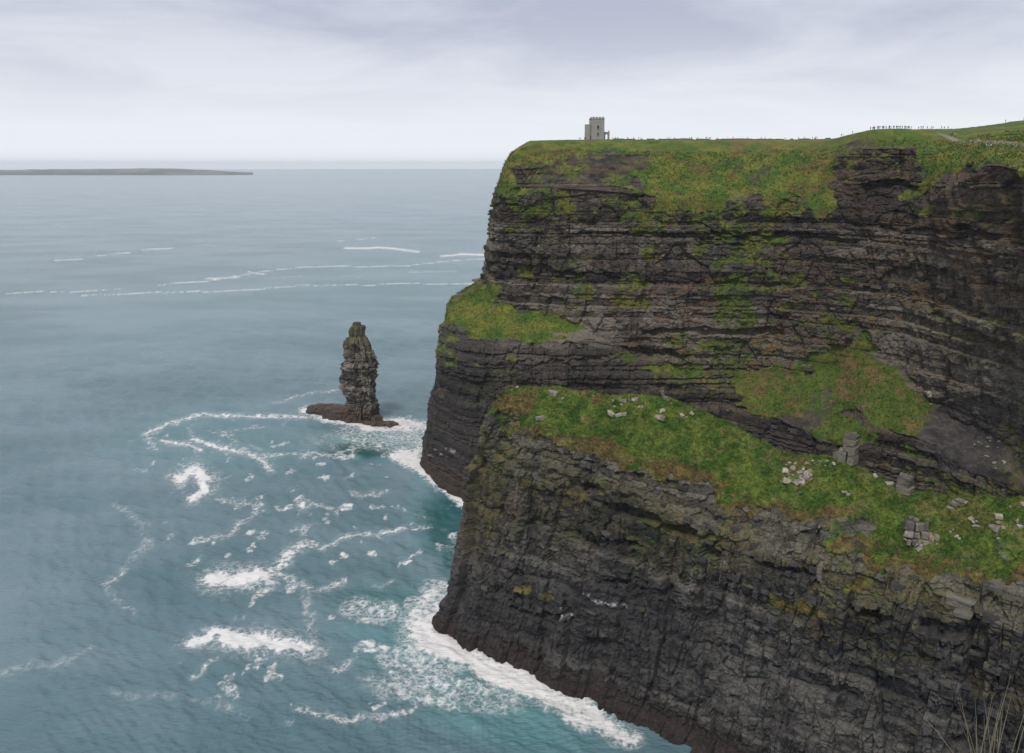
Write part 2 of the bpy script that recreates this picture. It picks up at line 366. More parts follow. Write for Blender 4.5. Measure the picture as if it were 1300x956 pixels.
    deep = blobs(u, v, [(455,572,50,12,0,.9),(572,665,40,42,40,.8),(585,700,26,50,0,.8),(480,750,60,40,0,.3)])*sstep(.35,.65,fbm(X/16,Y/16,X*0,79,3)+.12)
    G[..., 2] = Z
    me = grid_mesh('sea', G, smooth=np.array(True), floats={'foam': foam, 'aer': aer, 'deep': deep})
    m, nt, b = new_mat('sea_water'); N = nt.nodes.new; L = nt.links.new
    def at(n):
        a = N('ShaderNodeAttribute'); a.attribute_name = n; return a.outputs['Fac']
    tcn = N('ShaderNodeTexCoord')
    def noise(scale, det, vec, ro=.6):
        n = N('ShaderNodeTexNoise'); n.inputs['Scale'].default_value = scale; n.inputs['Detail'].default_value = det; n.inputs['Roughness'].default_value = ro; L(vec, n.inputs['Vector']); return n.outputs['Fac']
    mpn = N('ShaderNodeMapping'); mpn.inputs['Rotation'].default_value = (0, 0, .5); mpn.inputs['Scale'].default_value = (1, 2.0, 1); L(tcn.outputs['Object'], mpn.inputs[0])
    n_f0 = noise(.42, 9, tcn.outputs['Object'], .64); n_l = noise(.0045, 5, mpn.outputs[0])
    def mixn(f, a, b_):
        x = N('ShaderNodeMix'); x.data_type = 'RGBA'
        if isinstance(f, float): x.inputs['Factor'].default_value = f
        else: L(f, x.inputs['Factor'])
        for i, c in ((6, a), (7, b_)):
            if isinstance(c, tuple): x.inputs[i].default_value = (*c, 1)
            else: L(c, x.inputs[i])
        return x.outputs[2]
    def mrange(v_, a, b_, c=0., d=1.):
        r_ = N('ShaderNodeMapRange'); r_.interpolation_type = 'SMOOTHSTEP'; L(v_, r_.inputs[0])
        for i, q in enumerate((a, b_, c, d)): r_.inputs[i+1].default_value = q
        return r_.outputs[0]
    base = mixn(mrange(n_l, .36, .64), (0.098, 0.182, 0.200), (0.185, 0.272, 0.298))
    base = mixn(at('aer'), base, (0.115, 0.27, 0.27))
    base = mixn(at('deep'), base, (0.004, 0.085, 0.08))
    # dense white where the water is churned, a web of thin threads where it thins out
    def math_(op, a_, b_):
        n = N('ShaderNodeMath'); n.operation = op
        for i, q in enumerate((a_, b_)):
            if isinstance(q, float): n.inputs[i].default_value = q
            else: L(q, n.inputs[i])
        return n.outputs[0]
    wv_ = N('ShaderNodeTexNoise'); wv_.inputs['Scale'].default_value = .35; wv_.inputs['Detail'].default_value = 5; L(tcn.outputs['Object'], wv_.inputs['Vector'])
    wa = N('ShaderNodeVectorMath'); wa.operation = 'MULTIPLY_ADD'; L(wv_.outputs['Color'], wa.inputs[0]); wa.inputs[1].default_value = (4.5, 4.5, 0); L(tcn.outputs['Object'], wa.inputs[2])
    vo = N('ShaderNodeTexVoronoi'); vo.feature = 'DISTANCE_TO_EDGE'; vo.inputs['Scale'].default_value = .2; L(wa.outputs[0], vo.inputs['Vector'])
    vo2 = N('ShaderNodeTexVoronoi'); vo2.feature = 'DISTANCE_TO_EDGE'; vo2.inputs['Scale'].default_value = .46; L(wa.outputs[0], vo2.inputs['Vector'])
    web = math_('MAXIMUM', mrange(vo.outputs['Distance'], .13, .0), math_('MULTIPLY', mrange(vo2.outputs['Distance'], .18, .0), .75))
    fo = at('foam')
    dense = mrange(math_('ADD', fo, math_('MULTIPLY', math_('SUBTRACT', n_f0, .5), 1.6)), .52, .98)
    thin = math_('MULTIPLY', math_('MULTIPLY', web, mrange(fo, .10, .62)), mrange(n_f0, .32, .62, .1, .95))
    veil = math_('MULTIPLY', mrange(fo, .08, .8), math_('MULTIPLY', mrange(n_f0, .38, .62), .26))
    ff = math_('MAXIMUM', dense, math_('MAXIMUM', thin, veil))
    b.inputs['IOR'].default_value = 1.333
    L(mixn(ff, base, (0.84, 0.815, 0.775)), b.inputs['Base Color'])
    L(mrange(ff, 0, 1, .16, .9), b.inputs['Roughness'])
    mp2 = N('ShaderNodeMapping'); mp2.inputs['Rotation'].default_value = (0, 0, .35); mp2.inputs['Scale'].default_value = (.7, 1.6, 1); L(tcn.outputs['Object'], mp2.inputs[0])
    w1 = noise(.42, 6, mp2.outputs[0], .62)
    bp = N('ShaderNodeBump'); bp.inputs['Strength'].default_value = .8; bp.inputs['Distance'].default_value = 1.1; L(w1, bp.inputs['Height']); L(bp.outputs[0], b.inputs['Normal'])
    link('sea', me, m, kind='structure')
build_sea()

# ------------------------------------------------------------------ MAIN CLIFF
W_ = np.array
def wp(x, y, z): return np.array((x, y, z), float)
def build_main():
    S = []
    def sec(L1, *rest): S.append([wp(L1[0], L1[1], -8), wp(L1[0], L1[1], 0)] + list(rest))
    sec((-22,640), wp(-18,640,85), wp(-8,640,95), wp(0,641,130), wp(8,642,160), wp(14,642,175), wp(24,645,184), wp(80,660,185), wp(500,900,170))
    sec((-50,520), wp(-38,505,88), wp(-16,505,100), wp(-12,505,135), wp(-6,505,165), wp(0,505,178), wp(12,512,186), wp(50,545,187), wp(500,900,175))
    sec(P0(533,592), P(570,397,448), P(622,369,458), P(624,300,458), P(630,245,460), P(640,214,463), P(657,188,470), P(690,177.5,505), wp(500,900,175))
    sec(P0(590,638), P(600,422,428), P(630,385,447), P(642,300,445), P(650,250,447), P(667,214,455), P(690,180,478), P(740,176.5,520), wp(520,900,175))
    sec((6,386), P(680,434,418), P(690,398,434), P(700,300,435), P(702,240,440), P(722,208,456), P(732,179,486), P(790,176.4,530), wp(540,900,175))
    sec((38,384), P(750,440,413), P(756,424,420), P(770,330,426), P(780,245,432), P(790,212,450), P(800,178.5,490), P(840,176.4,530), wp(560,900,175))
    sec((72,382), P(850,482,406), P(850,462,412), P(850,350,420), P(850,252,428), P(856,214,448), P(866,178.5,490), P(890,176.4,530), wp(580,900,175))
    sec((106,376), P(930,507,398), P(936,478,408), P(930,370,415), P(930,256,424), P(936,214,445), P(946,178.5,486), P(960,176.4,530), wp(600,900,175))
    sec((130,364), P(998,540,374), P(1000,478,400), P(1000,370,407), P(990,254,416), P(992,214,436), P(1003,178,480), P(1010,176.2,520), wp(620,900,178))
    sec((142,352), P(1045,556,360), P(1060,465,391), P(1060,370,396), P(1043,268,406), P(1046,206,420), P(1058,176,452), P(1060,175.5,500), wp(640,900,180))
    sec((152,340), P(1095,548,346), P(1095,447,384), P(1100,370,388), P(1096,262,392), P(1100,190,398), P(1106,164.8,418), P(1110,164.6,450), wp(660,900,185))
    sec((162,326), P(1140,548,334), P(1150,468,368), P(1150,370,374), P(1150,262,384), P(1152,190,394), P(1160,164,416), P(1160,164.2,450), wp(680,900,190))
    sec((172,308), P(1190,566,320), P(1196,520,346), P(1200,370,350), P(1190,250,360), P(1203,198,374), P(1213,166,426), P(1210,163.2,470), wp(700,900,200))
    sec((182,286), P(1240,602,298), P(1250,548,322), P(1250,380,321), P(1250,212,320), P(1255,190,350), P(1260,159,440), P(1260,158.2,480), wp(720,900,205))
    sec((190,262), P(1300,630,272), P(1300,565,298), P(1300,400,295), P(1300,218,294), P(1300,192,335), P(1300,153.5,440), P(1300,152.6,480), wp(740,880,210))
    sec((205,225), P(1400,700,232), P(1400,620,252), P(1400,430,250), P(1400,222,248), P(1400,195,300), P(1400,150,420), P(1400,149,480), wp(760,800,215))
    sec((225,150), wp(235,152,45), wp(240,154,75), wp(245,155,120), wp(250,156,168), wp(275,165,178), wp(420,250,200), wp(480,300,205), wp(780,500,215))
    sec((215,60), wp(225,58,45), wp(232,58,75), wp(238,58,120), wp(242,58,168), wp(268,58,178), wp(420,100,190), wp(480,110,200), wp(780,120,215))
    C = np.array(S)
    npx = [16,34,46,78,68,56,62,62,56,48,50,48,50,52,56,60,14,10]
    G = catmull(C, npx)
    G, lev = densify_levels(G, [4, 170, 46, 130, 130, 64, 40, 10, 6])
    G = np.concatenate((G[:, :5], blur(G, 1, 5)[:, 5:]), 1)
    base = G.copy()
    n0 = grid_normals(blur(G, 1, 6)); steep = sstep(.80, .55, np.abs(n0[..., 2]))
    out = plan_out(G, 60)
    seg = np.linalg.norm(np.diff(G[:, 200, :2], axis=0), axis=1); s = np.concatenate(([0], np.cumsum(seg)))[:, None]*np.ones(G.shape[1])
    x, y, z = G[..., 0], G[..., 1], G[..., 2]
    LV = np.ones(G.shape[0])[:, None]*lev
    u, v = proj(G)
    wu = u + 26*(fbm(x/14, y/14, z/10, 301, 4)-.5); wv = v + 26*(fbm(x/14, y/14, z/10, 311, 4)-.5)
    o, li, r1, r2, r3, lc = strata(x, y, z, s, 400, 1.0)
    # turf: the slope under the skyline, the bench and the slumps, with ragged edges
    rag = fbm(x/9, y/9, z/9, 321, 4)-.5; rag2 = fbm(x/30, y/30, z/22, 331, 4)-.5
    turf_top = sstep(5.0, 5.25, LV + .9*rag + 1.0*rag2)
    bare = blobs(wu, wv, [(772,210,60,17,-6,1),(690,222,44,18,0,.9),(715,234,70,14,0,.8),(830,232,50,12,0,.6),(975,226,16,20,-50,.7),(1085,216,34,40,0,1.0),(1130,222,52,38,0,1.0),(1240,245,60,36,0,.85),(1180,255,34,14,-20,.6),(830,240,40,9,0,.5),(935,210,26,7,0,.35)])
    turf_keep = blobs(wu, wv, [(990,235,32,22,-20,.8),(880,235,90,18,0,.7),(1190,228,56,7,-31,1.0)])
    turf_top = np.clip(np.maximum(turf_top*(1-.95*bare*sstep(.22,.5,fbm(x/6,y/6,z/4,341,3)+.12)), turf_keep), 0, 1)
    bench = blobs(wu, wv, [(648,424,62,11,4,1),(598,385,46,20,-26,1),(620,400,40,14,0,1),(690,410,62,11,4,1),(600,410,28,10,10,.8),(1030,500,100,34,-6,1.0),(1085,480,70,40,20,1.0),(1140,520,52,26,10,1.0),(985,488,60,26,0,.9),(1070,545,50,20,15,.8),(1100,440,20,26,0,.6),(860,470,60,8,3,.5),(800,452,40,7,3,.4)])
    patch = blobs(wu, wv, [(930,390,26,50,0,.9),(930,450,30,26,0,.75),(800,270,60,22,10,.7),(820,300,16,40,0,.6),(690,255,60,22,8,.7),(660,290,30,10,0,.4),(930,300,70,50,0,.45),(1000,250,40,30,0,.8),(870,440,40,20,0,.5),(665,344,8,7,0,.9),(735,372,24,10,0,.55),(800,370,34,26,0,.5),(990,370,40,60,0,.4),(1065,400,26,60,0,.5),(1180,272,40,12,0,.4),(1240,275,40,12,10,.4),(1100,580,70,26,0,.45),(1200,620,60,26,0,.5),(630,460,30,20,0,.3),(565,440,18,30,0,.45)])
    scree = blobs(wu, wv, [(1220,560,60,46,25,1.0),(1250,520,34,30,30,.8),(1040,520,14,40,25,.5)])
    fn = fbm(x/3.2, y/3.2, z/2.2, 399, 4); fn2 = fbm(x/7, y/7, z/3.5, 398, 4)
    turf_top = crisp(turf_top, fn, .38, .62, .8); bench = crisp(bench, fn2, .38, .6, 1.3); patch_s = patch; patch = crisp(patch, fn2, .42, .6, 1.9); scree = crisp(scree, .5*fn2+.5*fbm(x/3, y/3, z/20, 397, 3), .25, .8, 1.6)
    turf = np.clip(np.maximum(turf_top, bench), 0, 1)
    soft = np.maximum(turf, .8*scree)
    amp = lerp(1.0, .18, soft)*lerp(.35, 1, steep)
    rib = 1.4*(fbm(x/2.0, y/2.0, z/14, 361, 3)-.5)*blobs(u, v, [(1220,380,140,200,0,1)]) + 5.0*(fbm(x/6, y/6, z/70, 362, 4)-.5)*sstep(2.2, 1.7, LV)
    va_, vta, vea = facets(s, z, 9, 46, 1301); vb_, vtb, veb = facets(s, z, 3.6, 16, 1311)
    o = o + 2.6*(va_-.5) + 1.2*vta - .9*sstep(.06, 0, vea)*(vb_ > .5) + (1.3*(vb_-.5) + .6*vtb)*lerp(.5, 2.2, sstep(2.3, 1.6, LV))
    hang = blobs(wu, wv, [(700,345,90,6,4,.8),(860,300,120,5,2,.6),(900,420,110,7,3,.8),(800,445,90,8,4,.8),(1000,300,120,6,2,.6),(1180,300,70,7,12,.8),(1250,300,60,6,20,.7),(1230,420,90,7,28,.7),(640,262,34,4,0,.7),(1130,240,50,8,0,.6),(700,460,70,6,0,.6)])
    o = o - 3.2*crisp(hang, fbm(x/6, y/6, z/2.4, 1321, 3), .4, .62, 1.2)
    G[..., :2] += out*((o*sstep(-1, 3, LV-.2) + rib)*amp)[..., None]
    tus = (fbm(x/2.4, y/2.4, z/2.4, 351, 4)-.5)*2.6 + (fbm(x/14, y/14, z/14, 352, 3)-.5)*4
    edge = sstep(8.6, 7.0, LV)*sstep(5, 5.6, LV)
    G[..., 2] += soft*tus*np.where(LV > 6.6, .22, .8)
    n = grid_normals(G); up = np.abs(n[..., 2])
    # ---- what the rock and turf are coloured like
    f1 = fbm(x/5, y/5, z/2.2, 371, 5); f2 = fbm(x/22, y/22, z/16, 372, 4); f3 = fbm(x/2, y/2, z/16, 373, 4); f4 = fbm(x/1.6, y/1.6, z/.9, 374, 3)
    c = lerp(W_((.024, .0215, .0205)), W_((.16, .133, .106)), np.clip(.6*lc + .28*r1 + 1.1*(f1-.5) + .6*(f4-.5) + .5*(f2-.5)+.02, 0, 1)[..., None])
    c = mixc(c, (.21, .18, .15), .75*sstep(.62, .8, .5*lc+.3*r1+.4*f4)*sstep(.35,.6,f2))
    c = mixc(c, (.25, .215, .175), .8*(lc > .72)*sstep(.42, .56, .5*f2+.5*f1+.03))
    c = mixc(c, (.022, .020, .020), .75*(lc < .28))
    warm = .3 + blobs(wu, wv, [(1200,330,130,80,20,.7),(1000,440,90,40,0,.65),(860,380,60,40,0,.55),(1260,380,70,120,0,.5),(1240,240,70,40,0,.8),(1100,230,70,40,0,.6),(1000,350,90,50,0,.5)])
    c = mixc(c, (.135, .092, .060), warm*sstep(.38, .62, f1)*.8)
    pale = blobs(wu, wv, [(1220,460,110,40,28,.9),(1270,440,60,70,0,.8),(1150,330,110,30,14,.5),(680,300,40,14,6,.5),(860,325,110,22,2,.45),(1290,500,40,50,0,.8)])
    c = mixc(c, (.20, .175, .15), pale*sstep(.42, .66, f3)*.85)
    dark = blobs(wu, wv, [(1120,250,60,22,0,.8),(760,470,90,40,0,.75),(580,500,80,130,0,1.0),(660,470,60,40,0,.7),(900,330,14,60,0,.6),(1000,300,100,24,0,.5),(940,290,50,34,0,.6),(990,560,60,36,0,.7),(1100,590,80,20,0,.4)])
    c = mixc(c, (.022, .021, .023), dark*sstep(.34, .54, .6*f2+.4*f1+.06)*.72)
    rust = sstep(.60, .74, fbm(x/8, y/8, z/4, 381, 4))*blobs(u, v, [(980,410,200,90,0,.8),(700,370,80,16,0,.7),(610,390,50,20,0,.6),(830,370,90,50,0,.6),(1250,330,70,60,0,.6),(650,330,60,30,0,.5)])
    c = mixc(c, (.19, .10, .045), rust*.8)
    guano = sstep(.40, .62, up)*sstep(.58, .70, fbm(x/4, y/4, z/1.4, 391, 3))*blobs(u, v, [(680,312,30,12,6,1),(985,337,30,5,0,1),(885,322,100,10,2,.7),(820,400,60,12,0,.7),(640,300,30,16,0,.6),(860,410,60,8,0,.5),(560,575,25,6,0,.6)])
    c = mixc(c, (.5, .48, .45), guano*.8)
    wet = sstep(16, 5, z + 7*rag); c = mixc(c, (.055, .038, .028), wet*.85)
    g_a, g_b, g_c = W_((.066, .108, .020)), W_((.135, .140, .030)), W_((.150, .095, .042))
    gm = fbm(x/7, y/7, z/5, 395, 4); gm2 = fbm(x/26, y/26, z/18, 396, 4)
    gc = lerp(g_a, g_b, sstep(.36, .64, gm)[..., None]); gc = mixc(gc, g_c, .7*sstep(.55, .68, .5*gm2+.5*fbm(x/5, y/5, z/4, 397, 3)))
    dg = blobs(wu, wv, [(1060,500,110,60,0,.9),(930,400,40,70,0,.8),(1120,185,90,18,0,.5)]); gc = mixc(gc, (.06, .10, .018), dg*sstep(.35, .6, gm)*.8)
    sl = blobs(wu, wv, [(1060,500,150,70,0,1.0)]); gc = mixc(gc, (.15, .095, .055), .75*sl*sstep(.52, .62, .55*fbm(x/10, y/10, z/14, 1331, 4)+.45*fn))
    gc = gc*lerp(.55, 1.4, fn)[..., None]*W_((1, 1.03, .8))
    ledge = sstep(.30, .62, up)*sstep(.47, .6, rag2*.6+.5+.25*(patch))*.75
    veg = np.clip(np.maximum(np.maximum(turf, ledge*(z > 40)*sstep(.4, .6, fn)), .9*patch*sstep(.40, .56, .5*gm+.5*fn+.12*up+.02)), 0, 1)
    veg = veg*(1-.9*scree)
    earth = W_((.088, .060, .043))
    c = mixc(c, earth, .9*bare*sstep(.38, .6, f1)*sstep(4.6,5.4,LV))
    c = mixc(c, lerp(W_((.045, .041, .042)), W_((.105, .092, .085)), sstep(.35, .65, .5*f3+.5*fn)[..., None]), scree*.85)
    c = c*.84
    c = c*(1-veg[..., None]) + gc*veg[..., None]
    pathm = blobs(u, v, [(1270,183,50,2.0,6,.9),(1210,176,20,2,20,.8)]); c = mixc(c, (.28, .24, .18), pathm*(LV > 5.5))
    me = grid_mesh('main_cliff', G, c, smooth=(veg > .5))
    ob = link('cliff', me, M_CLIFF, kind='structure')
    return ob, G, lev, out, s, veg, up, c
B_OB, B_G, B_LEV, B_OUT, B_S, B_VEG, B_UP, B_C = build_main()
B_U, B_V = proj(B_G)

# ------------------------------------------------------------------ GREEN HEADLAND in front
b0, b1 = P0(560, 797)[:2], P0(705, 868)[:2]
A_DIR = (b1-b0)/np.linalg.norm(b1-b0); A_IN = np.array((-A_DIR[1], A_DIR[0]))
if A_IN[1] < 0: A_IN = -A_IN
def Pl(u, v, off):
    dx, dy, dz = ray(u, v); q = b0 + A_IN*off
    t = np.dot(q, A_IN)/np.dot((dx, dy), A_IN)
    return np.array((dx*t, dy*t, HC+dz*t))
def build_head():
    S = []
    E = [(668,545),(702,551),(765,586),(850,604),(900,640),(960,654),(1010,658),(1056,672),(1105,716),(1160,727),(1230,740),(1310,752),(1420,800)]
    Cc = [(662,490.5),(705,494),(770,501),(835,503),(885,521),(945,550),(1000,577),(1060,583),(1105,605),(1160,627),(1230,632),(1310,631),(1420,640)]
    Wd = [10, 13, 16, 18, 19, 20, 21, 21, 22, 22, 22, 22, 22]
    in3 = np.array((*A_IN, 0)); d3 = np.array((*A_DIR, 0))
    # hidden back of the nose
    S.append([wp(-14,303,-8), wp(-14,303,0), wp(-12,302,9), wp(-9,300,40), wp(-7,298,74), wp(-4,296,80), wp(-1,295,84), wp(1,295,85), wp(1,297,82), wp(-6,305,40), wp(-12,306,-8)])
    w0 = P0(556, 792)
    S.append([w0+wp(0,0,-8), w0, Pl(572,752,6), Pl(592,690,12), Pl(594,615,14), Pl(619,535,16), Pl(628,512,18), Pl(640,498,20), Pl(650,497,25), wp(-2,306,40), wp(-6,310,-8)])
    for i, (ed, cr, w) in enumerate(zip(E, Cc, Wd)):
        e_ = Pl(*ed, 15); c_ = Pl(*cr, 15+w)
        foot = e_ - in3*15; foot = np.array((foot[0], foot[1], 0))
        if i == 0: foot = P0(612, 832)
        if i == 1: foot = P0(655, 845)
        le = foot + in3*5 + wp(0,0,10 if i < 3 else 5)
        m1 = lerp(foot+in3*5, e_, .42); m1[2] = 38
        m2 = e_ - in3*4.5; m2[2] = e_[2]-9
        g = lerp(e_, c_, .5) + wp(0, 0, 1.0)
        bk = c_ + in3*7 + wp(0,0,-2.5); bm = bk + in3*4; bm = np.array((bm[0], bm[1], 40)); bb = bk + in3*7; bb = np.array((bb[0], bb[1], -8))
        S.append([foot+wp(0,0,-8), foot, le, m1, m2, e_, g, c_, bk, bm, bb])
    C = np.array(S)
    npx = [26,70,46,74,78,58,58,50,48,52,52,66,72,50]
    G = catmull(C, npx)
    G, lev = densify_levels(G, [4, 26, 84, 130, 44, 52, 52, 24, 16, 10])
    G = np.concatenate((G[:, :4], blur(G, 1, 4)[:, 4:]), 1)
    out = plan_out(G, 40)
    # the wrap round the nose
    seg = np.linalg.norm(np.diff(G[:, 150, :2], axis=0), axis=1); s = np.concatenate(([0], np.cumsum(seg)))[:, None]*np.ones(G.shape[1])
    x, y, z = G[..., 0], G[..., 1], G[..., 2]; LV = np.ones(G.shape[0])[:, None]*lev
    u, v = proj(G)
    o, li, r1, r2, r3, lc = strata(x, y, z+61, s, 700, .62)
    rag = fbm(x/4.5, y/4.5, z/4.5, 521, 4)-.5; rag2 = fbm(x/15, y/15, z/12, 531, 4)-.5
    turf = sstep(4.88, 5.12, LV + 1.0*rag + .9*rag2)*sstep(9.2, 8.4, LV)
    wu = u + 22*(fbm(x/8, y/8, z/6, 501, 4)-.5); wv = v + 22*(fbm(x/8, y/8, z/6, 511, 4)-.5)
    rocky = blobs(wu, wv, [(1055,672,30,18,0,.8),(1095,668,18,12,0,.7),(640,535,22,16,0,.6),(1280,700,20,14,0,.7),(1085,700,14,16,0,.5),(1225,720,20,8,0,.4)])
    ledgeveg = blobs(wu, wv, [(1092,741,20,9,0,1),(1030,770,30,10,10,.7),(1060,690,20,14,30,.8),(985,765,26,12,0,.6),(665,745,12,8,0,.6),(700,760,20,14,0,.4),(1290,690,20,30,0,.7),(1050,800,40,30,0,.35),(720,640,30,20,0,.3)])
    fn = fbm(x/1.6, y/1.6, z/1.2, 599, 4); fn2 = fbm(x/3.5, y/3.5, z/2, 598, 4)
    rocky = crisp(rocky, fn2, .4, .6, 1.3); turf = crisp(np.clip(turf*(1-.95*rocky), 0, 1), fn, .4, .6, .7)
    steep = sstep(.85, .55, np.abs(grid_normals(blur(G, 1, 5))[..., 2]))
    amp = lerp(1.0, .2, turf)*lerp(.45, 1, steep)
    ca_, cta, cea = facets(s, z, 6.5, 42, 1201, .35); cb_, ctb, ceb = facets(s, z, 2.6, 13, 1211, .3); cc_, ctc, cec = facets(s, z, 4.0, 2.2, 1221, .25)
    lowz = sstep(70, 52, z+6*rag2)
    colm = (4.6*(ca_-.5) + .8*cta - 1.6*sstep(.05, 0, cea)*(cb_ > .45))*lerp(.5, 1, lowz) + (1.5*(cb_-.5) + .4*ctb - .9*sstep(.07, 0, ceb)*(ca_ > .4))*lerp(.6, 1, lowz) + lerp(1.9, 1.0, lowz)*(cc_-.5) - .35*sstep(.06, 0, cec)
    cave = blobs(u, v, [(800,652,46,9,16,1),(868,676,36,9,14,.8),(745,622,20,12,0,.6),(905,700,16,14,0,.7),(770,690,60,7,10,.5),(820,745,70,8,8,.5),(1000,720,50,7,14,.7),(1110,780,40,9,12,.7),(1190,800,50,12,12,.8),(1240,830,16,50,0,.9),(655,735,14,30,10,.5),(690,780,60,8,8,.5)])
    colm = colm - 3.6*crisp(cave, fbm(x/4, y/4, z/2, 1231, 3), .4, .62, 1.2)
    G[..., :2] += out*((o + colm)*amp*sstep(.2, 1.6, LV))[..., None]
    G[..., :2] += out*(sstep(2.6, 1.6, LV)*4*(fbm(x/7, y/7, z/5, 543, 4)-.5))[..., None]*sstep(.1, 1, LV)[..., None]
    tus = (fbm(x/1.7, y/1.7, z/1.7, 551, 4)-.5)*2.3 + (fbm(x/7, y/7, z/7, 552, 3)-.5)*2.4
    G[..., 2] += turf*tus
    n = grid_normals(G); up = np.abs(n[..., 2])
    f1 = fbm(x/3, y/3, z/1.3, 571, 5); f2 = fbm(x/12, y/12, z/10, 572, 4); f3 = fbm(x/1.3, y/1.3, z/14, 573, 4); f4 = fbm(x/1.0, y/1.0, z/.6, 574, 3)
    high = sstep(28, 70, z)
    c = lerp(W_((.020, .020, .023)), W_((.125, .115, .103)), np.clip(.46*lc + .28*r1 + 1.4*(f1-.5) + .7*(f4-.5) + .4*(f2-.5) + .16*(high-.5)+.06, 0, 1)[..., None])
    c = mixc(c, (.19, .175, .145), .7*sstep(.60, .8, .45*lc+.35*r1+.35*f4)*sstep(.36, .6, f2)*lerp(.4, 1, high))
    c = mixc(c, (.20, .185, .155), .8*(lc > .72)*sstep(.42, .56, .5*f2+.5*f1+.03)*lerp(.5, 1, high))
    band = np.exp(-((z-67-3*rag2*3)/5.5)**2) + .6*np.exp(-((z-55)/5)**2)*sstep(660, 560, u+0*z)*0
    lich = np.clip(.25*high + .75*band, 0, 1)*sstep(.40, .62, .5*f2+.3*r1+.2*f4+.06)
    lich = np.maximum(lich, blobs(wu, wv, [(612,620,26,90,0,1.0),(690,600,60,40,10,.8),(720,650,60,60,0,.55),(640,640,16,50,0,.8),(840,680,120,40,20,.6),(650,690,20,12,0,.7),(1070,720,26,26,0,.8),(1250,760,40,20,10,.6),(700,620,40,30,0,.6),(960,700,60,30,10,.5)])*sstep(.42, .62, .5*f1+.5*f3+.04))
    c = mixc(c, (.155, .135, .050), lich*.72)
    c = mixc(c, (.21, .135, .035), .8*sstep(.66, .76, f1*.6+f4*.4)*lich)
    wash = blobs(wu, wv, [(900,730,30,46,0,.9),(880,760,16,60,0,.7),(660,690,30,14,0,.6),(980,690,60,24,0,.5),(1000,800,40,60,0,.45),(760,720,30,20,0,.4),(1190,850,40,50,0,.4),(940,800,60,60,0,.4)])
    c = mixc(c, (.27, .255, .24), wash*sstep(.50, .68, f3)*.85)
    pinkish = blobs(wu, wv, [(652,655,8,60,0,.9),(748,720,12,18,0,.7),(862,770,8,40,0,.7),(945,715,14,30,40,.6)]); c = mixc(c, (.19, .145, .125), pinkish*sstep(.4, .6, f3)*.8)
    dark = blobs(wu, wv, [(640,770,90,40,20,.8),(800,790,120,60,10,.75),(780,640,40,16,14,.8),(830,670,30,20,0,.8),(740,640,30,30,0,.4),(880,690,20,16,0,.6),(1130,830,40,60,0,.4)])
    c = mixc(c, (.022, .022, .025), dark*sstep(.36, .54, f2+.14)*.8)
    line = np.exp(-(polydist(u+3*(f1-.5), v+2*(f4-.5), [(744,751),(770,763),(800,771)])/1.5)**2) + np.exp(-(polydist(u, v+2*(f4-.5), [(712,773),(732,781)])/1.6)**2)
    c = mixc(c, (.6, .58, .55), np.clip(line, 0, 1)*sstep(.42, .56, f4))
    wet = sstep(11, 3, z+5*rag); c = mixc(c, (.042, .03, .024), wet*.8)
    gm = fbm(x/3.6, y/3.6, z/3, 595, 4); gm2 = fbm(x/12, y/12, z/9, 596, 4)
    gc = lerp(W_((.052, .098, .016)), W_((.125, .155, .034)), sstep(.36, .64, gm)[..., None])
    edge_br = sstep(5.75, 5.05, LV+.8*rag2+.5*rag)
    br = np.clip(np.maximum(.9*edge_br*sstep(.36, .54, fn2), .85*sstep(.52, .66, .55*gm2+.45*gm)*sstep(950,700,u+0*z)*1.0), 0, 1)
    br = np.maximum(br, blobs(wu, wv, [(650,515,30,16,0,.85),(760,570,50,14,20,.7),(870,600,50,16,10,.8),(975,650,60,14,4,.8),(1060,650,30,12,0,.8),(1190,725,50,10,0,.5)]))
    br = np.maximum(br, .5*sstep(.52,.66,gm2))
    brc = lerp(W_((.17, .115, .05)), W_((.115, .07, .04)), sstep(.4, .6, f1)[..., None])
    br = sstep(.3, .75, br*(.55+.9*fn))
    gc = gc*(1-br[..., None]*.9) + brc*br[..., None]*.9
    gc = mixc(gc, (.19, .165, .075), .6*sstep(.55, .66, .5*fn2+.5*fbm(x/6, y/6, z/5, 1501, 3)))
    gc = gc*lerp(.38, 1.35, fn)[..., None]*W_((.98, 1.06, .78))
    ledge = sstep(.35, .65, up)*sstep(.5, .62, rag2+.5)*high
    veg = np.clip(np.maximum(np.maximum(turf, .7*ledge), crisp(ledgeveg, fn2, .42, .6, 1.3)), 0, 1)
    c = c*W_((.76, .76, .78))
    c = c*(1-veg[..., None]) + gc*veg[..., None]
    me = grid_mesh('headland', G, c, smooth=(veg > .5))
    ob = link('headland', me, M_CLIFF, kind='structure')
    return ob, G, lev, out, s, veg, up, gc, turf
A_OB, A_G, A_LEV, A_OUT, A_S, A_VEG, A_UP, A_GC, A_TURF = build_head()
A_U, A_V = proj(A_G)

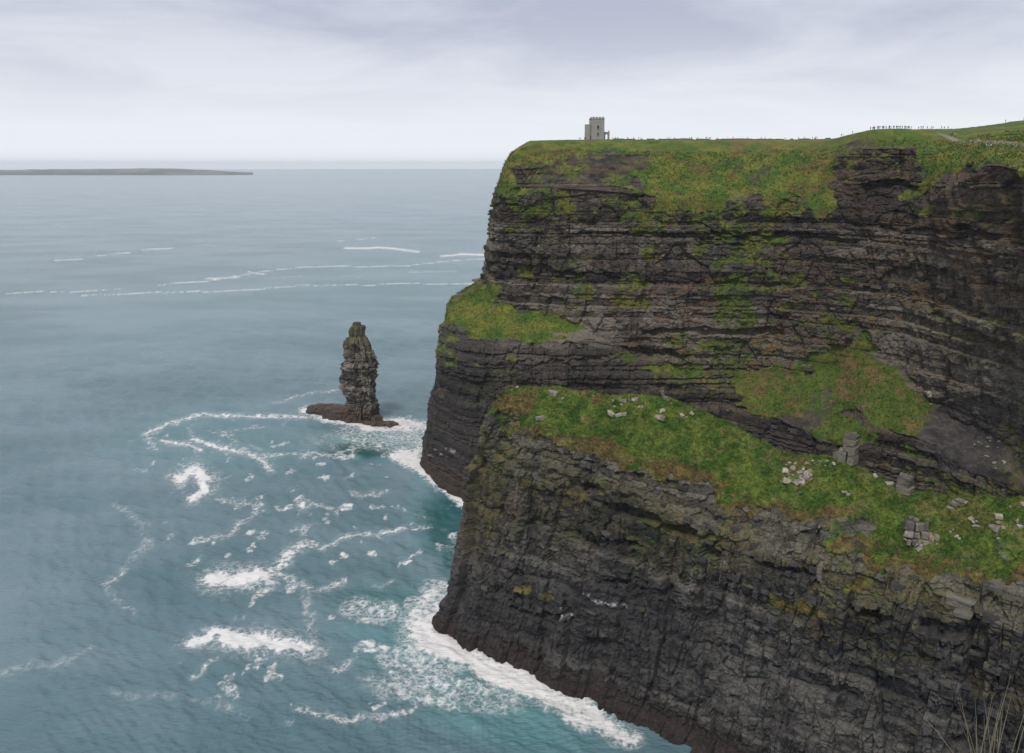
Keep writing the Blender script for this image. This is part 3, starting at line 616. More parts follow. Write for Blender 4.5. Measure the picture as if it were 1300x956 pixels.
# ---- grass growing over the headland: one mass of blades
def build_grass():
    rng = np.random.default_rng(5)
    LV = np.ones(A_G.shape[0])[:, None]*A_LEV
    ok = (A_TURF > .55) & (LV > 4.6) & (LV < 8.0)
    idx = np.argwhere(ok)
    G = A_G
    ca = np.linalg.norm(np.cross(np.gradient(G, axis=0), np.gradient(G, axis=1)), axis=-1)
    w = ca[ok]; w /= w.sum()
    n = 46000
    ch = idx[rng.choice(len(idx), n, p=w)]
    p = G[ch[:, 0], ch[:, 1]] + rng.normal(0, .16, (n, 3))*np.array((1, 1, .2))
    c0 = A_GC[ch[:, 0], ch[:, 1]]*rng.uniform(.7, 1.35, (n, 1)) + rng.uniform(-.012, .012, (n, 3))
    V, T, Cc = [], [], []
    for k in range(4):
        a = rng.random(n)*6.283; ln = rng.uniform(.28, .72, n); wd = rng.uniform(.05, .11, n); tilt = rng.uniform(.25, .95, n)
        dx = np.stack((np.cos(a), np.sin(a), a*0), -1); sd = np.stack((-np.sin(a), np.cos(a), a*0), -1)
        q = p + rng.normal(0, .12, (n, 3))*np.array((1, 1, 0)); q[:, 2] -= .12
        tip = q + dx*(ln*tilt)[:, None]; tip[:, 2] += ln*(1.15-.6*tilt)
        i0 = len(V)*3*n
        V.append(np.stack((q-sd*wd[:, None], q+sd*wd[:, None], tip), 1).reshape(-1, 3))
        T.append(np.arange(3*n).reshape(n, 3) + i0)
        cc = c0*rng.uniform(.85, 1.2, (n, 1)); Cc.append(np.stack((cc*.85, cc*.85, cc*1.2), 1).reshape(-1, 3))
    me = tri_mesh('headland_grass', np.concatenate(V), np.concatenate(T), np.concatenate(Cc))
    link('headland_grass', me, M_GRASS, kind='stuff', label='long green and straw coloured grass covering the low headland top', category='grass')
build_grass()
def build_slope_grass():
    rng = np.random.default_rng(6)
    LV = np.ones(B_G.shape[0])[:, None]*B_LEV
    ok = (B_VEG > .6) & (LV > 1.9) & (LV < 6.6) & (B_U > 560) & (B_U < 1310) & (B_UP > .12)
    idx = np.argwhere(ok); G = B_G
    ca = np.linalg.norm(np.cross(np.gradient(G, axis=0), np.gradient(G, axis=1)), axis=-1); w = ca[ok]; w /= w.sum()
    n = 26000; ch = idx[rng.choice(len(idx), n, p=w)]
    p = G[ch[:, 0], ch[:, 1]] + rng.normal(0, .25, (n, 3))*np.array((1, 1, .2))
    c0 = B_C[ch[:, 0], ch[:, 1]]*rng.uniform(.65, 1.4, (n, 1))
    V, T, Cc = [], [], []
    for k in range(3):
        a = rng.random(n)*6.283; ln = rng.uniform(.5, 1.3, n); wd = rng.uniform(.12, .26, n); tilt = rng.uniform(.3, 1, n)
        dx = np.stack((np.cos(a), np.sin(a), a*0), -1); sd = np.stack((-np.sin(a), np.cos(a), a*0), -1)
        q = p.copy(); q[:, 2] -= .2
        tip = q + dx*(ln*tilt)[:, None]; tip[:, 2] += ln*(1.1-.5*tilt)
        V.append(np.stack((q-sd*wd[:, None], q+sd*wd[:, None], tip), 1).reshape(-1, 3)); T.append(np.arange(3*n).reshape(n, 3) + k*3*n)
        Cc.append(np.repeat(c0*rng.uniform(.85, 1.2, (n, 1)), 3, axis=0))
    link('slope_grass', tri_mesh('slope_grass', np.concatenate(V), np.concatenate(T), np.concatenate(Cc)), M_GRASS, kind='stuff', label='tussocky grass growing on the slumps and upper slope of the main cliff', category='grass')
build_slope_grass()

# ------------------------------------------------------------------ blocks and boulders
def hull_mesh(name, n, dims, seed, box=0.0, bev=.06):
    rng = random.Random(seed); bm = bmesh.new()
    if box:
        for sx in (-1, 1):
            for sy in (-1, 1):
                for sz in (-1, 1):
                    c = Vector((sx*.5, sy*.5, sz*.5))
                    for ax in range(3):
                        d = Vector((0, 0, 0)); d[ax] = -math.copysign(bev*rng.uniform(.5, 1.8), c[ax])
                        j = Vector([rng.uniform(-box, box) for _ in range(3)])
                        bm.verts.new(c + d + j*.5)
    else:
        for _ in range(n):
            d = Vector([rng.gauss(0, 1) for _ in range(3)]).normalized()
            m_ = max(abs(d.x), abs(d.y), abs(d.z)); d = d.lerp(d/m_*.85, .65)*.5*rng.uniform(.85, 1.05)
            bm.verts.new(d)
    r = bmesh.ops.convex_hull(bm, input=bm.verts)
    bmesh.ops.delete(bm, geom=[g for g in r['geom_interior'] if isinstance(g, bmesh.types.BMVert)], context='VERTS')
    for v_ in bm.verts: v_.co = Vector((v_.co.x*dims[0], v_.co.y*dims[1], v_.co.z*dims[2]))
    bmesh.ops.recalc_face_normals(bm, faces=bm.faces)
    me = bpy.data.meshes.new(name); bm.to_mesh(me); bm.free(); return me
BLK = []
for i in range(7):
    me = hull_mesh('rock_block', 0, (1, 1, 1), 60+i, box=.12); me.materials.append(M_BLOCK); BLK.append(me)
BLKB = []
for i in range(6):
    me = hull_mesh('far_rock_block', 0, (1, 1, 1), 160+i, box=.14); me.materials.append(M_BLOCK_B); BLKB.append(me)
def cliff_blocks(parent, G, lev, OUT, veg, LV0, LV1, n, meshes, wr, hr, seed, ulim, vlim, zshift=0, cond=None):
    rng = np.random.default_rng(seed)
    u, v = proj(G); LV = np.ones(G.shape[0])[:, None]*lev
    ok = (LV > LV0) & (LV < LV1) & (u > ulim[0]) & (u < ulim[1]) & (v > vlim[0]) & (v < vlim[1]) & (veg < .3)
    if cond is not None: ok &= cond
    idx = np.argwhere(ok); pick = idx[rng.choice(len(idx), n, replace=False)]
    for (i, j) in pick:
        p = G[i, j]; o_ = OUT[i, j]
        li = int(np.clip(np.searchsorted(LAY, p[2]+zshift)-1, 0, NL-1))
        w = rng.uniform(*wr); h = rng.uniform(*hr); d = rng.uniform(.9, 1.8)*max(1, h*.6)
        b = link('rock_block', meshes[rng.integers(len(meshes))], None, parent)
        q = p[:2] - o_*(d*.5 - rng.uniform(.12, .45))
        b.location = (q[0], q[1], p[2])
        b.rotation_euler = (rng.normal(0, .03), rng.normal(0, .03), math.atan2(o_[1], o_[0]) + math.pi/2 + rng.normal(0, .09))
        b.scale = (w, d, h)
cliff_blocks(A_OB, A_G, A_LEV, A_OUT, A_VEG, 2.4, 5.0, 270, BLK, (1.2, 3.6), (.5, 1.9), 3, (590, 1310), (540, 960), 61)
cliff_blocks(B_OB, B_G, B_LEV, B_OUT, B_VEG, 1.6, 5.0, 240, BLKB, (2.0, 7.5), (.5, 1.6), 4, (560, 1300), (250, 600), cond=(blur(blur(B_UP, 0, 3), 1, 6) < .38))

def on_head(u, v):
    LVm = (A_LEV > 4.4) & (A_LEV < 7.2)
    d = (A_U[:, LVm]-u)**2 + (A_V[:, LVm]-v)**2
    k = np.unravel_index(np.argmin(d), d.shape); return A_G[:, LVm][k]
BO = []
for i in range(9):
    me = hull_mesh('boulder', 20, (1, random.uniform(.6, .9), random.uniform(.5, .8)), 30+i); BO.append(me); me.materials.append(M_PALE)
BOX = []
for i in range(5):
    me = hull_mesh('slab_boulder', 0, (1, .8, .6), 230+i, box=.3, bev=.14); BOX.append(me); me.materials.append(M_PALE)
def boulder(u, v, size, label, group, rng, meshes=None, cat='boulder'):
    p = on_head(u, v)
    me = rng.choice(meshes or (BO+BOX))
    b = link('boulder', me, None, None, label=label, category=cat, group=group)
    s = size; b.scale = (s*rng.uniform(.8, 1.25), s*rng.uniform(.8, 1.2), s*rng.uniform(.75, 1.1))
    b.rotation_euler = (rng.gauss(0, .3), rng.gauss(0, .3), rng.uniform(0, 6.28))
    b.location = (p[0], p[1], p[2]+.04*s)
    return b
rg = random.Random(8)
L_P = 'pale angular boulder in the rubble heap on grass below the tall headland rock pillar'
for _ in range(44):
    a, r = rg.uniform(0, 6.28), rg.random()**.6
    boulder(1013+r*19*math.cos(a), 603+r*11*math.sin(a), rg.uniform(.7, 1.7), L_P, 'rubble heap below the pillar', rg)
for _ in range(18):
    boulder(rg.uniform(994, 1062), 587+rg.uniform(-3, 5), rg.uniform(.6, 1.5), 'pale stone strewn along the crest beside the tall headland rock pillar', 'stones on the crest by the pillar', rg)
boulder(998, 611, 2.2, 'large pale block at the foot of the rubble heap below the pillar', 'rubble heap foot', rg, BOX)
for _ in range(14):
    boulder(798+rg.uniform(-20, 22), 512+rg.uniform(-6, 5), rg.uniform(.7, 1.8), 'pale boulder in the ring of stones on top of the headland knoll', 'ring of stones on the knoll', rg)
for (u, v, s) in ((776,526,2.3),(786,527,1.7),(793,526,1.5)):
    boulder(u, v, s, 'flat yellowish slab lying in grass below the ring of stones', 'slabs below the ring of stones', rg, BOX)
for (u, v, s, l) in ((838,530,2.2,'larger upright pale block on the grass below the standing stone'),(842,522,1.8,'smaller pale block between the standing stone and the larger block')):
    boulder(u, v, s, l, 'blocks below the standing stone', rg, BOX)
for (u, v, s) in ((866,528,1.5),(872,530,1.2),(878,525,1.4),(852,512,1.4),(848,508,1.2)):
    boulder(u, v, s, 'small pale stone on the grassy crest past the standing stone', 'stones past the standing stone', rg)
for (u, v, s) in ((656,491,1.2),(687,494,1.3),(703,500,2.4),(714,506,1.2),(753,503,1.2)):
    boulder(u, v, s, 'grey stone on the crest at the seaward tip of the headland', 'stones at the headland tip', rg)
for (u, v, s) in ((686,531,2.8),):
    boulder(u, v, s, 'squared pale block in brown grass at the seaward tip', 'block at the tip', rg, BOX)
for (u, v, s, l) in ((1111,604,2.3,'low pale boulder on the crest between the two rock pillars'),(1131,612,3.0,'rounded grey boulder leaning close beside the short rock pillar')):
    boulder(u, v, s, l, 'boulders by the short pillar', rg)
for (u, v, s) in ((1071,625,2.0),(1077,628,1.8),(1034,621,1.0)):
    boulder(u, v, s, 'brown stone half sunk in the green grass of the headland', 'stones sunk in the grass', rg)
for (u, v, s) in ((1213,640,2.2),(1219,637,1.7),(1207,645,1.6),(1226,638,1.0)):
    boulder(u, v, s, 'orange lichen covered rock on the crest above the blocky outcrop', 'orange rocks on the crest', rg).data = None or rg.choice(BOX)
for (u, v, s) in ((1233,660,1.3),(1239,668,1.7),(1236,664,1.1),(1240,662,1.0)):
    boulder(u, v, s, 'pale stone in the small cluster on grass beside the blocky outcrop', 'stones beside the outcrop', rg)
for (u, v, s) in ((1268,656,1.6),(1268,664,1.6),(1263,671,1.9),(1274,671,1.3),(1268,684,1.2),(1266,680,.9)):
    boulder(u, v, s, 'pale stone in the narrow upright line of rocks on the grass', 'upright line of rocks', rg)
for (u, v, s) in ((1292,662,2.0),(1294,668,1.7),(1298,640,1.9),(1282,644,1.1),(1206,676,1.1),(1214,682,1.5),(1218,684,1.3),(1210,672,.9)):
    boulder(u, v, s, 'scattered stone on the green slope of the headland near the outcrop', 'scattered slope stones', rg)

def block_child(parent, me, loc, scale, rot=(0, 0, 0), name='stone_block'):
    b = link(name, me, None, parent); b.location = loc; b.scale = scale; b.rotation_euler = rot; return b
OUTB = []
for i in range(6):
    me = hull_mesh('outcrop_block', 0, (1, 1, 1), 330+i, box=.2, bev=.1); me.materials.append(M_OUT); OUTB.append(me)
PILB = []
for i in range(6):
    me = hull_mesh('pillar_block', 0, (1, 1, 1), 430+i, box=.17, bev=.1); me.materials.append(M_PILLAR); PILB.append(me)
FACE = math.atan2(-A_IN[1], -A_IN[0]) + math.pi/2    # blocks face the way the headland's cliff faces
def thing(name, loc, rz, label, cat, group=None):
    o = link(name, None, None, None, label=label, category=cat)
    if group: o['group'] = group
    o.location = loc; o.rotation_euler = (0, 0, rz); return o
# blocky outcrop in the slope
p = on_head(1170, 690); t = thing('rock_outcrop', tuple(p), FACE+.35, 'blocky pale rock outcrop split by joints in the green slope', 'outcrop')
rr = random.Random(3); zz = -.9
for row, (h, n, x0, x1) in enumerate(((1.5, 6, -3.3, 3.6), (1.8, 5, -4.0, 4.4), (2.3, 4, -3.9, 1.9), (.8, 2, -3.0, -.6))):
    x = x0; ws = [rr.uniform(.5, 1.6) for _ in range(n)]; k = (x1-x0)/sum(ws)
    for w_ in ws:
        w = w_*k; hh = h*rr.uniform(.8, 1.12)
        block_child(t, rr.choice(OUTB), (x+w/2, row*1.35+.7+rr.uniform(-.5, .5), zz+h/2), (w*.93, 2.8, hh), (-.22+rr.gauss(0, .08), rr.gauss(0, .07), rr.gauss(0, .14))); x += w
    zz += h*.93
for (u, v, s) in ((1163,690,1.7),(1170,693,1.5),(1166,697,1.3),(1148,680,1.1),(1150,685,1.0),(1172,688,1.2)):
    boulder(u, v, s, 'pale stone fallen at the foot of the blocky rock outcrop', 'stones fallen from the outcrop', rg)
# tall pillar and its leaning neighbour
p = on_head(1080, 589) + np.array((0, 1.2, -.4)); t = thing('rock_pillar', tuple(p), FACE, 'tall stacked rock pillar standing on the headland crest, split in two', 'rock pillar')
zz = 0
for (h, w, dx) in ((2.6, 1.9, .9), (1.2, 2.1, .8), (1.6, 3.5, .1), (1.0, 3.2, -.1), (1.3, 3.7, .0), (1.1, 3.4, .1)):
    block_child(t, rr.choice(PILB), (dx, 0, zz+h/2), (w, 3.0, h*1.02), (rr.gauss(0, .02), rr.gauss(0, .02), rr.gauss(0, .06))); zz += h
block_child(t, PILB[2], (-1.9, -.3, 1.7), (2.3, 2.6, 4.4), (0, .07, .1)); block_child(t, PILB[4], (-3.4, .1, 1.0), (1.7, 2.2, 3.2), (0, .12, -.1))
block_child(t, PILB[1], (.5, .2, zz+.25), (1.5, 1.4, .8), (0, .1, .3))
p = on_head(1150, 626) + np.array((0, 1.2, -.5)); t = thing('rock_pillar', tuple(p), FACE-.1, 'short squat rock pillar of two blocks on the grassy crest', 'rock pillar')
block_child(t, PILB[3], (.2, 0, 1.1), (3.7, 3, 2.3), (0, 0, .05)); block_child(t, PILB[0], (.0, .1, 3.6), (3.4, 2.8, 2.9), (.02, 0, -.04)); block_child(t, PILB[5], (-.6, .1, 5.1), (1.8, 2, .9), (0, .05, .2)); block_child(t, PILB[1], (1.0, .1, 5.0), (1.2, 1.8, .7), (0, -.08, .1))
p = on_head(842, 506); t = thing('standing_stone', tuple(p), FACE, 'thin upright standing stone on the grassy headland crest', 'stone')
block_child(t, PILB[1], (0, 0, 1.2), (.8, .7, 3.0), (0, -.06, .1)); block_child(t, PILB[2], (1.0, .1, .3), (1.5, 1.1, 1.1), (0, .2, .4))
# big squared blocks standing proud of the headland's rim
def rim_block(u, v, off, w, d, h, label, seed):
    q = Pl(u, v, off); t_ = thing('rim_block', (q[0], q[1], q[2]-h), FACE, label, 'rock block')
    r_ = random.Random(seed); zz_ = 0
    while zz_ < h:
        hh = min(r_.uniform(.25, .45)*h, h-zz_+.01); x_ = -w/2
        n_ = r_.choice((1, 2, 2)); 
        for k_ in range(n_):
            block_child(t_, r_.choice(PILB), (x_+w/n_/2, r_.uniform(-.15, .15), zz_+hh/2), (w/n_*.99, d, hh*1.0), (r_.gauss(0, .04), r_.gauss(0, .05), r_.gauss(0, .06))); x_ += w/n_
        zz_ += hh
rim_block(1056, 704, 13.4, 5.4, 6, 7.0, 'big squared lichen yellow block jutting from the headland rim below the grass', 1)
rim_block(1222, 752, 15.5, 6.2, 6, 5.0, 'wide jointed block of grey beds at the rim below the outcrop slope', 2)
rim_block(1275, 775, 15.3, 5.0, 6, 5.5, 'squared grey block at the rim beside the dark cleft', 5)
rim_block(1150, 765, 15.0, 8.0, 6, 6.0, 'long jointed wall of grey beds under the lowest turf', 6)

# ------------------------------------------------------------------ SEA STACK
def ring_rock(name, mat, cen, zs, xl, xr, dr, seed, parent, nseg=150, nz_=190, amp=.55, lean=0.0):
    zz_ = np.linspace(zs[0], zs[-1], nz_)
    L_, R_, D_ = np.interp(zz_, zs, xl), np.interp(zz_, zs, xr), np.interp(zz_, zs, dr)
    a = np.linspace(0, 2*math.pi, nseg+1) + math.pi/2
    ca, sa = np.cos(a), np.sin(a); sq = 1/np.maximum(np.abs(ca), np.abs(sa))**.2
    cx, hw = (L_+R_)/2, (R_-L_)/2
    X = cen[0] + cx[None] + (ca*sq)[:, None]*hw[None]; Y = cen[1] + (sa*sq)[:, None]*D_[None]; Z = np.ones_like(X)*zz_[None]
    a = a - math.pi/2; s = a[:, None]*14*np.ones_like(X)
    o, li, r1, r2, r3, lc = strata(X, Y, Z+20, s, seed, amp)
    o = o - o.mean() - .6
    q1, q2, q3 = facets(s, Z, 4.2, 15, seed+61); q4, q5, q6 = facets(s, Z, 2.0, 2.6, seed+71); o = o + 2.6*(q1-.5) + 1.0*q2 - .7*sstep(.08, 0, q3) + 1.3*(q4-.5)
    per = np.minimum(a/.35, (2*math.pi-a)/.35).clip(0, 1)[:, None]; o = o*per
    k = np.clip(hw/8, .26, 1)[None]*o
    X = X + ca[:, None]*k; Y = Y + sa[:, None]*k
    Z = Z + .4*(vnoise(X/2, Y/2, Z/2, seed)-.5)
    G = np.stack((X, Y, Z), -1); G[-1] = G[0]
    n = grid_normals(G); up = np.abs(n[..., 2])
    f1 = fbm(X/2.5, Y/2.5, Z/1.6, seed+1, 4); f2 = fbm(X/8, Y/8, Z/8, seed+2, 3)
    c = lerp(W_((.035, .032, .03)), W_((.20, .172, .14)), np.clip(.4*lc+.35*r1+1.1*(f1-.5), 0, 1)[..., None])
    c = mixc(c, (.31, .26, .21), .85*sstep(.47, .60, f1)*sstep(.40, .56, f2-.06+.22*(sstep(-.1,.7,ca)[:, None])))  # pale rock patches, thickened on the right flank to paint sunlight into its colour
    c = mixc(c, (.10, .10, .035), .8*sstep(38, 62, Z)*sstep(.42, .58, f1+.05))
    c = mixc(c, (.075, .05, .035), sstep(15, 5, Z+5*(f2-.5))*.75)
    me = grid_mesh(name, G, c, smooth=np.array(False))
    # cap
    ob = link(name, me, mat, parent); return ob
def build_stack():
    c = P0(461, 537); Y = c[1]+6
    t = thing('sea_stack', (c[0], Y, 0), 0, 'tall tapering rock stack rising from white surf off the cliffs', 'sea stack')
    pts = [(537,432,485),(527,437,482),(518,441,481),(508,441,480),(502,440,480),(497,436,480),(488,433,479.5),(476,433,479),(466,436,476),(455,440,472.5),(445,441,470),(433,441.5,466),(429,443,464.5),(426.5,446.5,463),(418,446.5,462),(414,447.5,461),(413,448,457.5),(409,449,456.5)]
    zs, xl, xr, dr = [-4], [], [], []
    for (v, a, b) in pts:
        zs.append(P((a+b)/2, v, Y)[2]); xl.append(P(a, v, Y)[0]-c[0]); xr.append(P(b, v, Y)[0]-c[0])
    xl = [xl[0]-1]+xl; xr = [xr[0]+1]+xr
    hw = (np.array(xr)-np.array(xl))/2; dr = np.clip(hw*.85, .6, 9)
    zs.append(zs[-1]+.3); xl.append((xl[-1]+xr[-1])/2-.05); xr.append(xl[-1]+.1); dr = np.append(dr, .05)
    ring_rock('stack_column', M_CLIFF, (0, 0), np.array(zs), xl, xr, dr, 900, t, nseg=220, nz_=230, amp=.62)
    def shelf(uL, uR, v, h, d, seed, dy):
        a, b = P0(uL, v), P0(uR, v); m = (a+b)/2; w = (b[0]-a[0])/2
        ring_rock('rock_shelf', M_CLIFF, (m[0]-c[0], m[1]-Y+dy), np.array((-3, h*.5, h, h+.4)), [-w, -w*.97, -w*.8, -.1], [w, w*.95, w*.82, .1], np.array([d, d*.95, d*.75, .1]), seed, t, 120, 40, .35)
    shelf(388, 446, 524, 4.5, 8, 940, 2)
    shelf(408, 470, 530, 6.0, 8, 950, 1)
    shelf(462, 506, 540, 2.2, 5, 960, 1)
    shelf(465, 486, 537, 4.5, 5, 970, 2)
build_stack()

# ------------------------------------------------------------------ TOWER
def box_bm(bm, x0, x1, y0, y1, z0, z1):
    vs_ = [bm.verts.new((x, y, z)) for z in (z0, z1) for (x, y) in ((x0, y0), (x1, y0), (x1, y1), (x0, y1))]
    for f in ((3,2,1,0), (4,5,6,7), (0,1,5,4), (1,2,6,5), (2,3,7,6), (3,0,4,7)): bm.faces.new([vs_[i] for i in f])
def part(name, bm, mat, parent, bevel=0):
    if bevel: bmesh.ops.bevel(bm, geom=bm.edges[:], offset=bevel, segments=1, affect='EDGES')
    me = bpy.data.meshes.new(name); bm.to_mesh(me); bm.free(); return link(name, me, mat, parent)
def ground_B(x, y):
    LVm = (B_LEV > 6.0) & (B_LEV < 8.3)
    g = B_G[:, LVm]; d = (g[..., 0]-x)**2 + (g[..., 1]-y)**2
    k = np.unravel_index(np.argmin(d), d.shape); return g[k][2]
def skyline_point(u, back=0.0):
    """the ground seen on the skyline at this bearing"""
    LVm = (B_LEV > 6.0) & (B_LEV < 8.4)
    g = B_G[:, LVm]; uu, vv = B_U[:, LVm], B_V[:, LVm]
    m = np.abs(uu-u) < 1.2
    k = np.argmin(np.where(m, vv, 9e9)); k = np.unravel_index(k, uu.shape)
    p_ = g[k].copy(); return p_
def build_tower():
    p_ = skyline_point(757); Y = p_[1]+4; z0 = ground_B(p_[0]*Y/p_[1], Y)
    x0 = (757-650)/F*Y/1.03; mpp = Y/1.03/F
    z0 = P(757, 177.3, Y)[2]
    t = thing('stone_tower', (x0, Y, z0), .12, 'square battlemented stone tower with lower wing and arch on the cliff top', 'tower')
    W2 = 8.2*mpp
    zt = (177.3-152.5)*mpp*1.0
    bm = bmesh.new(); w = W2
    vs_ = []
    for z, k in ((-3, 1.03), (zt, .98)):
        vs_.append([bm.verts.new((sx*w*k, sy*w*k, z)) for sx, sy in ((-1,-1), (1,-1), (1,1), (-1,1))])
    for i in range(4): bm.faces.new((vs_[0][i], vs_[0][(i+1) % 4], vs_[1][(i+1) % 4], vs_[1][i]))
    bm.faces.new(vs_[1]); bm.faces.new(vs_[0][::-1])
    part('tower_wall', bm, M_TOWER, t, .12)
    bm = bmesh.new(); box_bm(bm, -w*1.03, w*1.03, -w*1.03, w*1.03, zt+.003, zt+.5); par = part('parapet', bm, M_TOWER, t, .06)
    n = 4
    for side in range(4):
        for i in range(n):
            c_ = (-1 + (i+.5)*2/n)*w*.98 if side % 2 == 0 else (-1 + (i+.5)*2/n)*w*.98
            if side % 2 and i in (0, n-1): continue
            bm = bmesh.new(); hw = w*.16
            if side in (0, 2): y_ = (-1 if side == 0 else 1)*w*.92; box_bm(bm, c_-hw, c_+hw, y_-.28, y_+.28, zt+.503, zt+1.35)
            else: x_ = (-1 if side == 1 else 1)*w*.92; box_bm(bm, x_-.28, x_+.28, c_-hw, c_+hw, zt+.503, zt+1.35)
            part('battlement', bm, M_TOWER, t, .04)
    # half-round lower wing
    ht = (177.3-158.8)*mpp; r = 3.9*mpp; bm = bmesh.new(); ring = []
    for z in (-3, ht):
        ring.append([bm.verts.new((-w-r*.7+r*1.15*math.cos(a), -.5+r*1.25*math.sin(a), z)) for a in np.linspace(0, 2*math.pi, 20, endpoint=False)])
    for i in range(20): bm.faces.new((ring[0][i], ring[0][(i+1) % 20], ring[1][(i+1) % 20], ring[1][i]))
    bm.faces.new(ring[1]); bm.faces.new(ring[0][::-1]); part('round_wing', bm, M_TOWER, t)
    # arch wall on the other side
    ha = (177.3-167.8)*mpp; xa0, xa1 = w*1.0+.05, w+8.6*mpp
    bm = bmesh.new(); box_bm(bm, xa0, xa0+3.1*mpp, -.45, .45, -3, ha); part('arch_pier', bm, M_TOWER, t, .05)
    bm = bmesh.new(); box_bm(bm, xa1-2.4*mpp, xa1, -.45, .45, -3, ha); part('arch_pier', bm, M_TOWER, t, .05)
    bm = bmesh.new(); xa, xb = xa0+3.1*mpp+.003, xa1-2.4*mpp-.003; zb = ha*.58; K = 8; xm, rr_ = (xa+xb)/2, (xb-xa)/2
    prof = [(xm-rr_*math.cos(math.pi*k/K), zb+rr_*.8*math.sin(math.pi*k/K)) for k in range(K+1)] + [(xb, ha), (xa, ha)]
    f_, bk_ = [bm.verts.new((x, -.45, z)) for x, z in prof], [bm.verts.new((x, .45, z)) for x, z in prof]
    bm.faces.new(f_); bm.faces.new(bk_[::-1])
    for i in range(len(prof)): bm.faces.new((f_[i], bk_[i], bk_[(i+1) % len(prof)], f_[(i+1) % len(prof)]))
    bmesh.ops.recalc_face_normals(bm, faces=bm.faces); part('arch', bm, M_TOWER, t)
    for x_ in (xa0+.6, xa1-.5):
        bm = bmesh.new(); box_bm(bm, x_-.35, x_+.35, -.4, .4, ha+.003, ha+.85); part('battlement', bm, M_TOWER, t, .04)
    for (x_, v0, v1, hw) in ((0, 160.4, 164.4, 1.1), (.0, 169, 172.6, .9)):
        za_, zb_ = (177.3-v1)*mpp, (177.3-v0)*mpp
        bm = bmesh.new(); box_bm(bm, -hw*mpp, hw*mpp, -w*1.02-.06, -w*.9, za_, zb_); wd = part('window', bm, M_HOLE, t)
        bm = bmesh.new()
        box_bm(bm, -hw*mpp-.22, -hw*mpp-.003, -w*1.02-.14, -w*.95, za_, zb_); box_bm(bm, hw*mpp+.003, hw*mpp+.22, -w*1.02-.14, -w*.95, za_, zb_); box_bm(bm, -hw*mpp-.22, hw*mpp+.22, -w*1.02-.14, -w*.95, zb_+.003, zb_+.25); box_bm(bm, -hw*mpp-.22, hw*mpp+.22, -w*1.02-.2, -w*.95, za_-.25, za_-.003)
        part('frame', bm, M_TOWER, wd)
    bm = bmesh.new(); box_bm(bm, -w-r*.55, -w-r*.0, -r*1.25-.3, -r*.6, 0, 2.3); part('door', bm, M_HOLE, t)
build_tower()

# ------------------------------------------------------------------ flagstone wall and path along the skyline
def build_wall():
    bm = bmesh.new(); rr_ = random.Random(6)
    us = np.arange(780, 1062, 3.4); prev = None; pts = [skyline_point(u) + np.array((0, 2.5, 0)) for u in us]
    for a, b in zip(pts[:-1], pts[1:]):
        d = b-a; L = math.hypot(d[0], d[1]); ang = math.atan2(d[1], d[0])
        if L > 8: continue
        h = rr_.uniform(.75, .95); m_ = Matrix.Translation((a[0]+d[0]/2, a[1]+d[1]/2, (a[2]+b[2])/2-.3)) @ Matrix.Rotation(ang, 4, 'Z')
        k = len(bm.verts); box_bm(bm, -L*.5, L*.5-.03, -.08, .08, -.6, h); bm.verts.ensure_lookup_table()
        for v_ in bm.verts[k:]: v_.co = m_ @ v_.co
    me = bpy.data.meshes.new('flagstone_wall'); bm.to_mesh(me); bm.free()
    link('flagstone_wall', me, M_FLAG, None, label='low wall of upright flagstones running along the cliff top path', category='wall')
build_wall()

# ------------------------------------------------------------------ people
def col_mat(name, c, rough=.8):
    return plain_mat(name, tuple(.85*x for x in c), tuple(min(1, 1.15*x) for x in c), scale=6, rough=rough, bump=.1, dist=.01, rnd=0)
SKIN = col_mat('skin', (.45, .28, .2)); HAIR = col_mat('hair', (.05, .035, .025)); JEANS = col_mat('dark_trousers', (.04, .045, .07))
TOPS = {'dark': col_mat('dark_jacket', (.03, .032, .04)), 'red': col_mat('red_jacket', (.35, .05, .04)), 'white': col_mat('white_shirt', (.72, .72, .7)), 'blue': col_mat('blue_jacket', (.05, .1, .25)), 'grey': col_mat('grey_jacket', (.2, .2, .21))}
def person_mesh(pose):
    me = bpy.data.meshes.new('p'); st = .0 if pose == 0 else (.26 if pose == 1 else .08)
    arm = {0: .05, 1: .16, 2: .3}[pose]
    V = [(0,0,.93), (0,0,1.15), (0,0,1.38), (0,0,1.5), (0,.01,1.6), (0,.01,1.72),
         (-.09,0,.9), (-.1,st*.5,.48), (-.1,st*.9-.02,.09), (-.1,st*.9+.15,.04), (.09,0,.9), (.1,-st*.4,.48), (.1,-st-.02,.09), (.1,-st+.15,.04),
         (-.19,0,1.38), (-.24,-arm*.4,1.1), (-.24,arm,.86), (.19,0,1.38), (.24,arm*.4,1.1), (.23,arm*1.1,.9 if pose < 2 else 1.15)]
    R = [.15,.14,.17,.065,.085,.08, .1,.07,.05,.045,.1,.07,.05,.045, .075,.055,.045,.075,.055,.045]
    E = [(0,1),(1,2),(2,3),(3,4),(4,5),(0,6),(6,7),(7,8),(8,9),(0,10),(10,11),(11,12),(12,13),(2,14),(14,15),(15,16),(2,17),(17,18),(18,19)]
    me.from_pydata(V, E, []); o = bpy.data.objects.new('tmp', me); col.objects.link(o)
    md = o.modifiers.new('skin', 'SKIN')
    for i, r_ in enumerate(R): me.skin_vertices[0].data[i].radius = (r_, r_*.8)
    me.skin_vertices[0].data[0].use_root = True
    sb = o.modifiers.new('sub', 'SUBSURF'); sb.levels = 1; sb.render_levels = 1
    dg = bpy.context.evaluated_depsgraph_get(); m2 = bpy.data.meshes.new_from_object(o.evaluated_get(dg)); 
    bpy.data.objects.remove(o); bpy.data.meshes.remove(me); return m2
PM = {}
